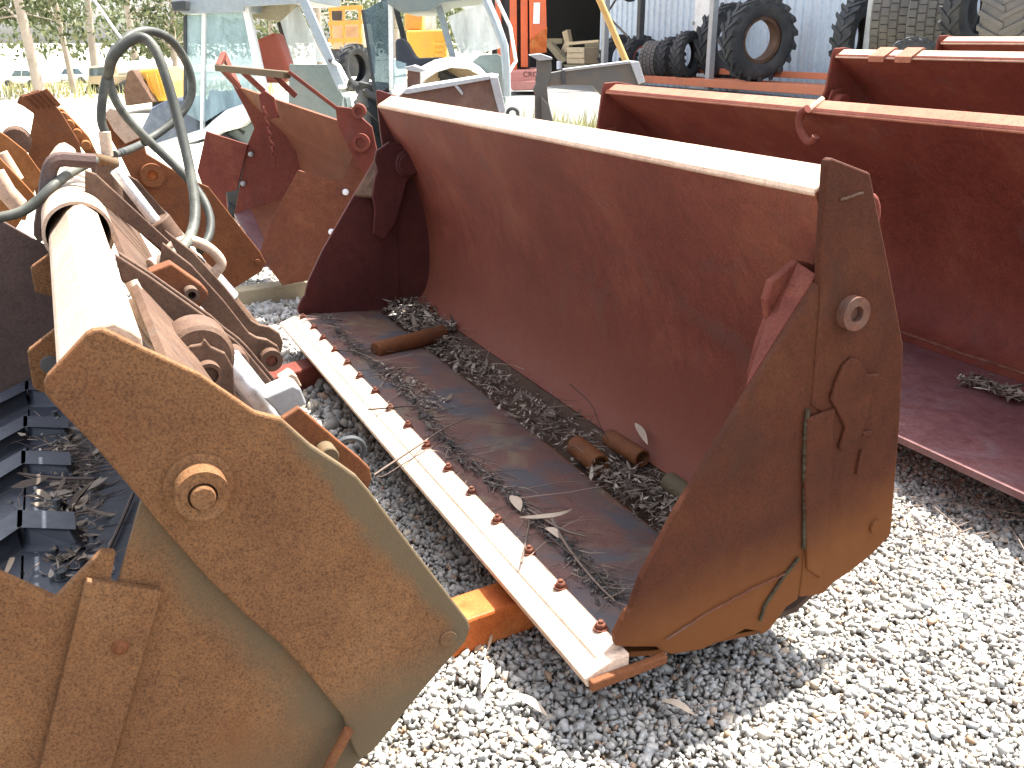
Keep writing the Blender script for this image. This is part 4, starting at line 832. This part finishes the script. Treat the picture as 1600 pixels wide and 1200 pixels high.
part(HP, 'end_plate', 'boxtop', [(985, 97), (998, 96), (1008, 128), (998, 132)], 6.99, .16)
part(HP, 'band', 'cabdark', [(877, 110), (883, 109), (884, 132), (878, 132)], 7.0, .03)
part(HP, 'foot_gusset', 'grey', [(845, 150), (858, 165), (866, 196), (866, 330), (852, 330)], 6.95, .05)
mb = MB(); mb.tube([PD(928, -20, 7.3), PD(950, 30, 7.3), PD(979, 98, 7.25)], .024, 12); tag(mb.build('ochre_pole', 'pole', smooth=True), 'ochre yellow pole leaning up from the grey beam', 'pole')

# ---------------------------------------------------------------- forklift
FL = thing('forklift', 'orange forklift with tall twin mast and a white notice beside the shed opening', 'forklift', PD(820, 136, 16))
Y = 16
part(FL, 'mast_rail', 'fork', [(796, -80), (807, -80), (808, 110), (797, 110)], Y, .15)
part(FL, 'mast_rail', 'fork', [(813, -80), (824, -80), (825, 105), (814, 105)], Y, .15)
part(FL, 'mast_rail', 'fork', [(770, -80), (779, -80), (786, 100), (778, 100)], Y+.1, .15)
part(FL, 'mast_backing', 'cabdark', [(768, -80), (828, -80), (828, 108), (776, 108)], Y+.2, .1)
for x in (782, 810):
    mb = MB()
    for k in range(40):
        y0 = -75+k*4.4; mb.pd([(x-2, y0), (x+2, y0), (x+2, y0+3), (x-2, y0+3)], Y+.12, .05)
    mb.build('mast_chain', 'greyrust', FL)
part(FL, 'cowl', 'fork', [(826, -80), (851, -80), (854, 40), (854, 82), (828, 84)], Y-.1, .9, .02)
part(FL, 'cowl_cover', 'orange', [(828, 62), (855, 42), (854, 82), (828, 85)], Y-.13, .03)
part(FL, 'notice', 'label', [(834, 4), (844, 4), (843, 37), (833, 37)], Y-.115, .01, 0)
part(FL, 'base', 'forkbase', [(794, 110), (850, 108), (856, 140), (800, 142)], Y-.3, 1.0, .03)
part(FL, 'base_lip', 'forkbase', [(794, 128), (852, 126), (855, 139), (800, 141)], Y-.38, .08)
tc = bpy.data.curves.new('lettering', 'FONT'); tc.body = 'CROWN'; tc.size = .115; tc.extrude = .003
to = bpy.data.objects.new('lettering', tc); COL.objects.link(to); bpy.context.view_layer.update()
dg = bpy.context.evaluated_depsgraph_get(); me = bpy.data.meshes.new_from_object(to.evaluated_get(dg)); bpy.data.objects.remove(to)
o = bpy.data.objects.new('lettering', me); COL.objects.link(o); me.materials.clear(); me.materials.append(M['ink']); o.parent = FL
o.rotation_euler = (math.radians(90), 0, 0); o.location = PD(817, 120, Y-.305)-Vector(ORG[FL.name])

# ---------------------------------------------------------------- shed
VS = 9.6
SH = thing('shed', 'white corrugated metal shed with a dark open bay and a plain door', 'shed', PV(1100, 130, VS))
def rib_wall(xa, xb, z0, z1, v, parent, name, m):
    ua = uvw(PV(xa, 60, v))[0]; ub = uvw(PV(xb, 60, v))[0]
    if ua > ub: ua, ub = ub, ua
    pts = []; u = ua; st = .19
    while u < ub: pts += [(u, 0), (u+.11, 0), (u+.13, -.03), (u+.17, -.03)]; u += st
    mb = MB(); n = len(pts); vs = [P(a, v+b, z0-.2) for a, b in pts]+[P(a, v+b, z1-.2) for a, b in pts]+[P(a, v+b+.02, z0-.2) for a, b in pts]+[P(a, v+b+.02, z1-.2) for a, b in pts]
    fs = []
    for i in range(n-1): fs += [(i, i+1, n+i+1, n+i), (2*n+i, 3*n+i, 3*n+i+1, 2*n+i+1)]
    fs += [(0, n, 3*n, 2*n), (n-1, 3*n-1, 4*n-1, 2*n-1)]
    mb.add(vs, fs); return mb.build(name, m, parent), ua, ub
w1, ua1, ub1 = rib_wall(1115, 2300, .3, 4.6, VS, SH, 'wall', 'wall')
w2, ua2, ub2 = rib_wall(942, 1083, .3, 4.6, VS, SH, 'wall', 'wall')
# door
ud0 = uvw(PV(1083, 60, VS))[0]; ud1 = uvw(PV(1116, 60, VS))[0]
mb = MB(); mb.prism([P(ud1, VS+.0, .1), P(ud0, VS+.0, .1), P(ud0, VS, 4.3), P(ud1, VS, 4.3)], V*.05); dr = mb.build('door', 'cabwhite', SH)
q = PV(1082, 36, VS-.03); mb = MB(); mb.cyl(q, q+V*.06, .03, 12); mb.build('handle', 'galv', dr)
ub3 = uvw(PV(770, 60, VS))[0]
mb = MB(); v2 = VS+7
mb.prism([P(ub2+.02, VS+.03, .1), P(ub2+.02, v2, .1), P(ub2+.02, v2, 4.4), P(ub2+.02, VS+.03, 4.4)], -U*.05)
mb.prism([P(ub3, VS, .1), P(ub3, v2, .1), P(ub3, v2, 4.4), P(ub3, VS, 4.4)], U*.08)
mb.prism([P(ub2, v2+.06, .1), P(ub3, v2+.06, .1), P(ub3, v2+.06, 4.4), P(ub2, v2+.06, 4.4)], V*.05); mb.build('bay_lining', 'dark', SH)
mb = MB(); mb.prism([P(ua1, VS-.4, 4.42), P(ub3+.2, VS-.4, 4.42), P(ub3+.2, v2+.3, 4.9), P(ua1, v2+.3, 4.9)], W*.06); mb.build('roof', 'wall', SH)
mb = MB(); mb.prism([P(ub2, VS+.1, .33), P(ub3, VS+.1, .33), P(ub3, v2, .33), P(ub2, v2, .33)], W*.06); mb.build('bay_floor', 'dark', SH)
mb = MB(); mb.prism([P(ub2, VS-.02, 3.5), P(ub3, VS-.02, 3.5), P(ub3, VS-.02, 4.4), P(ub2, VS-.02, 4.4)], V*.05); mb.build('bay_header', 'wall', SH)
# crates and junk in the bay
def crate(label, pix, v, d, m='crate'):
    c = thing('crate', label, 'crate', PV((pix[0][0]+pix[1][0])/2, pix[2][1], v)); mb = MB()
    (x0, y0), (x1, y1) = (pix[0][0], pix[0][1]), (pix[2][0], pix[2][1])
    mb.pv(pix, v, d); mb.build('box', m, c, bevel=.01); n = 3
    for k in range(n):
        ya = y0+(y1-y0)*k/n+1; yb = y0+(y1-y0)*(k+1)/n-1
        MB().pv([(x0-.5, ya), (x1+.5, ya), (x1+.5, yb), (x0-.5, yb)], v-.03, .028).build('slat', m, c)
    return c
crate('pale wooden crate at the front of the dark shed bay', [(886, 74), (912, 74), (912, 100), (886, 100)], VS-.1, .5)
crate('tan crate just right of the pale one in the shed bay', [(914, 67), (936, 66), (936, 98), (914, 98)], VS+.5, .5, 'wood')
tag(MB().pv([(884, 66), (935, 62), (935, 66), (884, 71)], VS+.2, .1).build('plank', 'crate', bevel=.005), 'pale plank lying over the crates in the bay', 'plank')
tag(MB().pv([(852, 70), (860, 66), (885, 95), (876, 100)], VS+.8, .1).build('plank', 'wood', bevel=.005), 'brown plank leaning left of the crates in the bay', 'plank')
tag(MB().pv([(878, 50), (886, 46), (890, 70), (880, 90), (872, 86), (882, 66)], VS+1.0, .1).build('plank', 'crate', bevel=.005), 'bent pale timber standing in the dark bay', 'plank')
tag(MB().pv([(852, 60), (878, 60), (878, 68), (852, 70)], VS+1.2, .3).build('plank', 'wood', bevel=.005), 'brown timber block at the left of the dark bay', 'timber')
q = PV(874, 103, VS-.3); tag(MB().cyl(q-W*.07, q+W*.1, .06, 14).build('tin_can', 'label', smooth=True), 'white tin at the foot of the pale crate', 'tin')
tag(MB().pv([(880, 101), (916, 101), (914, 106), (882, 106)], VS-.15, .5).build('pallet', 'wood', bevel=.005), 'low dark pallet under the pale crate', 'pallet')
# tyre rack
VR = 8.6
RK = thing('tyre_rack', 'pallet rack with galvanised posts and orange beams holding the tyres', 'rack', PV(1112, 150, VR))
def rpost(x0, x1, yb, m='galv', v=VR):
    a = PV(x0, 0, v); b = PV(x1, yb, v); uu = uvw(b)[0]; mb = MB(); mb.prism([P(uu+i*.05, v+j*.05, b.z-.2) for i, j in ((-1, -1), (1, -1), (1, 1), (-1, 1))], W*(3.4)); return mb.build('rack_post', m, RK, bevel=.006)
for x0, x1, yb, m_ in ((946, 944, 112, 'galv'), (1001, 1000, 62, 'cabdark'), (1113, 1107, 140, 'galv'), (1358, 1350, 130, 'galv')): rpost(x0, x1, yb, m_)
ua_ = uvw(PV(1420, 145, VR))[0]; ub_ = uvw(PV(1003, 123, VR))[0]
zb = PV(1200, 131, VR).z
for dz, hh, dv in ((0, .10, 0), (.14, .07, .6)):
    mb = MB(); mb.prism([P(ua_, VR+dv-.12, zb-.2+dz-hh), P(ua_, VR+dv-.06, zb-.2+dz-hh), P(ua_, VR+dv-.06, zb-.2+dz+.02), P(ua_, VR+dv-.12, zb-.2+dz+.02)], U*(ub_-ua_)); mb.build('rack_beam', 'rackbeam', RK, bevel=.006)
mb = MB(); mb.prism([P(ua_, VR-.06, zb-.2-.02), P(ua_, VR+.55, zb-.2-.02), P(ua_, VR+.55, zb-.2+.012), P(ua_, VR-.06, zb-.2+.012)], U*(ub_-ua_)); mb.build('shelf', 'rackbeam', RK)
mb = MB(); mb.tube([PV(948, 22, VR+.1), PV(962, 0, VR+.1), PV(972, -20, VR+.1)], .02, 6); mb.tube([PV(948, 24, VR+.1), PV(982, 58, VR+.1)], .02, 6); mb.build('rack_brace', 'grey', RK)

# ---------------------------------------------------------------- tyres
def tyre_mesh(name, hole=.56, wid=.5, block=False, lug=18):
    mb = MB(); X = Vector((1, 0, 0)); Z0 = Vector((0, 0, 0)); h = wid/2
    prof = [(-h*.72, hole+.05), (-h*.8, hole), (-h*.95, hole+.05), (-h*1.08, (hole+1)/2), (-h*1.02, .86), (-h*.86, .93), (-h*.4, .955), (0, .96), (h*.4, .955), (h*.86, .93), (h*1.02, .86), (h*1.08, (hole+1)/2), (h*.95, hole+.05), (h*.8, hole), (h*.72, hole+.05), (h*.85, .8), (0, .9), (-h*.85, .8), (-h*.72, hole+.05)]
    mb.ring([X*a for a, r in prof], [r for a, r in prof], X, 48, cap=False)
    def chunk(a0, x0, a1, x1, wd, r0=.93, r1=1.0):
        pts = []
        for r in (r0, r1):
            for a, x, s in ((a0, x0, -1), (a0, x0, 1), (a1, x1, 1), (a1, x1, -1)):
                t = a+s*wd*(1 if r == r0 else .8); pts.append(Vector((x, r*math.cos(t), r*math.sin(t))))
        mb.add(pts, [(0, 1, 2, 3), (7, 6, 5, 4)]+[(i, (i+1) % 4, (i+1) % 4+4, i+4) for i in range(4)])
    for k in range(lug):
        a = 2*math.pi*k/lug
        if block:
            for j in range(4): chunk(a+(j % 2)*math.pi/lug, -h*.95+j*h*.5, a+(j % 2)*math.pi/lug, -h*.95+j*h*.5+h*.4, .11, .92, .99)
        else:
            chunk(a, -h*1.1, a+.30, .03, .07, .87, 1.0); chunk(a+math.pi/lug, h*1.1, a+math.pi/lug+.30, -.03, .07, .87, 1.0)
    me = bpy.data.meshes.new(name); me.from_pydata([tuple(v) for v in mb.v], [], mb.f); me.update()
    me.polygons.foreach_set('use_smooth', [True]*len(me.polygons)); sm_angle(me, 35); return me
TM = tyre_mesh('tractor_tyre'); TM.materials.append(M['tyre']); TB = tyre_mesh('block_tyre', .55, .9, True, 30); TB.materials.append(M['tyre2'])
TP = tyre_mesh('pale_tyre', .55, .95); TP.materials.append(M['tyre2'])
rim_mb = MB(); X = Vector((1, 0, 0)); rim_mb.pipe(-X*.16, X*.16, .565, .47, 40); rim_mb.ring([-X*.02, X*.0, X*.02], [.5, .52, .5], X, 40, cap=False)
RIMS = {}
def rimmesh(m):
    if m not in RIMS:
        me = bpy.data.meshes.new('rim'); me.from_pydata([tuple(v) for v in rim_mb.v], [], rim_mb.f); me.materials.append(M[m]); RIMS[m] = me
    return RIMS[m]
def tyre(x, y, rpx, ang, v, label, mesh=None, rim=None, tilt=0):
    c = PV(x, y, v); R = px(c, rpx); o = bpy.data.objects.new('tyre', mesh or TM); COL.objects.link(o)
    o.location = c; to = (CV-c); a = math.atan2(to.y, to.x)+math.radians(ang)
    o.scale = (R, R, R); o.rotation_euler = (0, math.radians(tilt), a)
    tag(o, label, 'tyre', 'tyres stored on and by the rack')
    if rim:
        r = bpy.data.objects.new('rim', rimmesh(rim)); COL.objects.link(r); r.parent = o
    return o
tyre(1184, 62, 63, 36, VR+.1, 'largest chevron-lug tractor tyre, its open centre showing a rusty rim', rim='greyrust', tilt=4)
tyre(1140, 66, 58, 40, VR+.75, 'big tyre mostly hidden directly behind the largest tractor tyre', tilt=4)
tyre(1074, 86, 36, 56, VR+.1, 'lugged tyre at the right end of the small tyre row before the door')
tyre(1048, 91, 32, 58, VR+.2, 'second tyre from the right in the small tyre row')
tyre(1024, 94, 29, 60, VR+.1, 'broad block-tread tyre in the middle of the small row', TB)
tyre(1000, 92, 35, 40, VR+.3, 'small tyre with a red wheel rim in the row', rim='red')
tyre(966, 92, 36, 45, VR+.5, 'leftmost tyre of the small row behind the rack post')
tyre(1338, 62, 60, 66, VR+.2, 'dark lugged tyre behind the right rack post')
tyre(1396, 26, 58, 84, VR+.0, 'brown dusty block-tread tyre next to the right rack post', TB)
tyre(1455, 22, 60, 84, VR-.2, 'second dusty block-tread tyre, further right', TB)
tyre(1424, 106, 46, 12, VR-1.2, 'dark tyre half hidden just behind the bucket with clips')
tyre(1522, 14, 66, 58, VR-.5, 'tyre with a dark open centre at right among the block-tread ones')
tyre(1580, 20, 66, 80, VR-.9, 'pale grey worn tyre at the right edge of the picture', TP)
tyre(1548, 6, 62, 40, VR+.2, 'added dark tyre blocking the open centre of the one in front')  # tyre added to darken the open centre of the one before it
tyre(985, -12, 14, 30, VR+.4, 'dark tyre stored high on the rack at the top of the picture')

# ---------------------------------------------------------------- yellow and orange machines far behind
YM = thing('yellow_machine', 'bright yellow machine with ladder steps seen through the middle tractor cab', 'machine', PD(660, 130, 26))
Y = 26
part(YM, 'body', 'yellow', [(634, 48), (696, 46), (696, 96), (640, 96)], Y, 2.0, .05)
part(YM, 'cab_frame', 'amber', [(632, 20), (660, 18), (660, 48), (632, 48)], Y+.5, 1.0, .05)
part(YM, 'cab_window', 'glassC', [(664, 26), (682, 24), (682, 46), (664, 46)], Y+.2, .02, 0)
part(YM, 'undercarriage', 'cabdark', [(642, 92), (700, 92), (700, 118), (642, 118)], Y+.1, 1.6, .05)
for x in (674, 694): part(YM, 'ladder_post', 'yellow', [(x, 66), (x+4, 66), (x+4, 98), (x, 98)], Y-.3, .08)
for k in range(4): part(YM, 'ladder_step', 'yellow', [(676, 68+k*8), (696, 68+k*8), (696, 71+k*8), (676, 71+k*8)], Y-.3, .08)
OM = thing('amber_machine', 'rusty amber machine with an open frame between the two tractor cabs', 'machine', PD(540, 120, 22))
Y = 22
for pts in ([(513, 10), (516, 10), (520, 70), (517, 70)], [(535, 10), (538, 10), (538, 70), (535, 70)], [(560, 8), (564, 8), (564, 72), (560, 72)]): part(OM, 'frame_post', 'amber', pts, Y, .12)
for y0 in (10, 33, 60): part(OM, 'frame_bar', 'amber', [(513, y0), (566, y0-2), (566, y0+5), (513, y0+7)], Y-.02, .1)
part(OM, 'window', 'cabdark', [(518, 16), (534, 16), (534, 32), (518, 32)], Y+.3, .3)
part(OM, 'body', 'beige', [(515, 38), (566, 36), (570, 76), (518, 78)], Y+.3, 1.5, .05)
part(OM, 'undercarriage', 'cabdark', [(515, 76), (572, 76), (572, 120), (520, 120)], Y+.3, 1.5, .05)
WT = tyre(553, 104, 38, 50, 7.2, 'dark wheel standing between the two tractor cabs'); WT.location = PD(553, 106, 11); WT.scale = (px(WT.location, 36),)*3
BH = thing('yellow_backhoe', 'yellow digger with a grey bucket seen through the hose loop', 'digger', PD(225, 175, 20))
Y = 20
part(BH, 'body', 'yellow', [(206, 112), (246, 106), (262, 128), (266, 158), (240, 158), (228, 142)], Y, 1.4, .05)
part(BH, 'bucket', 'greyrust', [(198, 112), (207, 108), (240, 160), (195, 166), (192, 140)], Y-.3, .9, .04)
part(BH, 'undercarriage', 'cabdark', [(236, 150), (268, 150), (268, 182), (236, 182)], Y+.2, 1.2, .05)
for x in (213, 226, 240): part(BH, 'rib', 'amber', [(x, 116), (x+3, 115), (x+14, 150), (x+10, 151)], Y-.06, .05)
TR = thing('flatbed_truck', 'faded beige flatbed truck parked behind the hose loop', 'truck', PD(170, 160, 27))
Y = 27
part(TR, 'cab', 'beige', [(136, 104), (168, 102), (170, 140), (136, 142)], Y, 2.0, .08)
part(TR, 'windscreen', 'glassB', [(140, 107), (164, 105), (165, 118), (140, 119)], Y-.02, .02, 0)
part(TR, 'bed', 'beige', [(168, 118), (262, 112), (262, 124), (168, 134)], Y+.2, 1.8, .05)
part(TR, 'load_cover', 'cabwhite', [(180, 98), (240, 92), (246, 100), (240, 113), (182, 118)], Y+.3, 1.4, .1)
for x in (150, 200, 240):
    c = PD(x, 148-(x-150)*.08, Y); mb = MB(); mb.cyl(c-Vector((0, .0, 0)), c+Vector((0, .25, 0)), .32, 20); mb.build('wheel', 'tyre', TR, smooth=True)
def car(label, x0, x1, y0, y1, Y, m):
    c = thing('parked_car', label, 'car', PD((x0+x1)/2, y1, Y), 'cars parked under the trees'); w = x1-x0; h = y1-y0
    X_ = lambda t: x0+w*t
    Y_ = lambda t: y0+h*t
    part(c, 'body', m, [(X_(0), Y_(.55)), (X_(.05), Y_(.48)), (X_(.22), Y_(.42)), (X_(.34), Y_(.05)), (X_(.4), Y_(0)), (X_(.72), Y_(0)), (X_(.8), Y_(.06)), (X_(.93), Y_(.42)), (X_(1), Y_(.5)), (X_(1), Y_(.85)), (X_(0), Y_(.85))], Y, 1.6, .08)
    part(c, 'side_window', 'glassB', [(X_(.29), Y_(.4)), (X_(.38), Y_(.08)), (X_(.54), Y_(.08)), (X_(.54), Y_(.4))], Y-.015, .02, 0)
    part(c, 'side_window', 'glassB', [(X_(.57), Y_(.4)), (X_(.57), Y_(.08)), (X_(.72), Y_(.08)), (X_(.86), Y_(.4))], Y-.015, .02, 0)
    for t in (.2, .8):
        q = PD(X_(t), Y_(.82), Y-.05); mb = MB(); mb.cyl(q, q+Vector((0, .2, 0)), px(q, h*.2), 18); mb.build('wheel', 'tyre', c, smooth=True)
car('pale blue car parked under the left trees', 78, 138, 106, 130, 33, 'car1')
car('white car further left, half behind the gum trunks', 0, 60, 108, 136, 30, 'car2')

# ---------------------------------------------------------------- trees
def cloud(n, c, rad, size):
    p = rng.normal(size=(n, 3)); p /= np.linalg.norm(p, axis=1)[:, None]; p *= (rng.uniform(0, 1, n)**.45)[:, None]; return p*np.array(rad)+np.array(c)
def tree(label, x, y, Y, lean, H, crown, tw, nclump=26, nl=130, leafL=.14):
    b = PD(x, y, Y); b.z = gz(b); t = thing('gum_tree', label, 'tree', b, 'gum trees behind the yard'); mb = MB()
    tops = b+Vector((lean, 0, H)); pts = [b, b+Vector((lean*.2, 0, H*.3)), b+Vector((lean*.55+.1, 0, H*.6)), tops]
    mb.tube(pts, tw, 10, tw*.35, smooth=2); cl = []
    for k in range(nclump):
        s = random.uniform(.22, 1.0); base = b+Vector((lean*s, 0, H*s)); a = random.uniform(0, 6.28); r = crown*random.uniform(.25, 1)*(1.15-.35*s)
        e = base+Vector((r*math.cos(a), r*math.sin(a), random.uniform(-.1, .35)*crown))
        mb.tube([base, base.lerp(e, .5)+Vector((0, 0, .2)), e], tw*.22, 6, tw*.06); cl.append(e)
    mb.build('trunk', 'bark', t, smooth=True)
    ps = [cloud(nl, tuple(e), (crown*.34*random.uniform(.6, 1.2),)*2+(crown*.24*random.uniform(.6, 1.3),), 1) for e in cl]
    pos = np.concatenate(ps); n = len(pos); L = leafL*rng.lognormal(0, .35, n); v, f = leaf_mesh(n, pos-np.array(tuple(b)), L, L*.42, 1.0)
    o = rawmesh('crown', v, f, 6, 'foliage'); o.parent = t
tree('slender gum tree at the far left with a leaning pale trunk', 62, 138, 24, -.9, 8, 2.4, .14)
tree('thin gum tree second from left with a dark narrow trunk', 116, 142, 27, -.8, 8, 2.2, .09)
tree('bushy gum tree at the left edge of the picture', -10, 140, 25, .3, 6, 2.6, .12)
tree('gum tree behind the parked blue car', 150, 125, 36, .4, 9, 3.0, .15)
tree('gum tree above the beige truck', 215, 118, 40, -.3, 9, 3.2, .16)
tree('dense shrubby gum beside the left tractor roof', 275, 125, 34, .2, 4.4, 2.2, .13)
tree('gum tree seen between the two tractor cabs', 500, 100, 42, .2, 8, 3.4, .17)
tree('gum tree standing left of the amber machine', 430, 100, 45, -.4, 9, 3.2, .17)
tree('gum tree behind the yellow machine', 620, 100, 50, .3, 9, 3.5, .18)
# far wood, one mass
n = 26000; ang = rng.uniform(-.75, .25, n); dist = rng.uniform(60, 95, n); hh = rng.uniform(0, 1, n)**.8*(6+3*np.sin(ang*23)+2*np.sin(ang*61))
pos = np.stack([np.sin(ang)*dist, np.cos(ang)*dist, hh+.2], 1); L = .34*rng.lognormal(0, .3, n); v, f = leaf_mesh(n, pos, L, L*.5, 1.0)
tag(rawmesh('distant_wood', v, f, 6, 'foliage'), kind='stuff')
# dry grass tufts along the yard
def grass(n, gen, h, wd):
    pos = gen(n); a = rng.uniform(0, 6.28, n); lean = rng.normal(0, .25, (n, 2))*h; hh = h*rng.uniform(.4, 1.2, n); dx = np.cos(a)*wd; dy = np.sin(a)*wd
    v = np.zeros((n, 3, 3)); v[:, 0] = pos; v[:, 1] = pos; v[:, 0, 0] -= dx; v[:, 0, 1] -= dy; v[:, 1, 0] += dx; v[:, 1, 1] += dy
    v[:, 2] = pos; v[:, 2, 0] += lean[:, 0]; v[:, 2, 1] += lean[:, 1]; v[:, 2, 2] += hh
    return v.reshape(-1, 3), np.arange(n*3)
def gpos(x0, x1, y0, y1):
    def f(n):
        x = rng.uniform(x0, x1, n); y = rng.uniform(y0, y1, n); return np.stack([x, y, ground_z(x, y)-.01], 1)
    return f
v1, f1 = grass(2600, gpos(-.4, 3.2, 10.9, 12.6), .26, .012); v2, f2 = grass(2500, gpos(-18, -6, 24, 32), .3, .02)
tag(rawmesh('dry_grass', np.concatenate([v1, v2]), np.concatenate([f1, f2+len(v1)]), 3, 'straw'), kind='stuff')
mb = MB(); mb.pv([(852, 108), (1003, 112), (1060, 150), (852, 140)], VR-.6, .01) if False else None
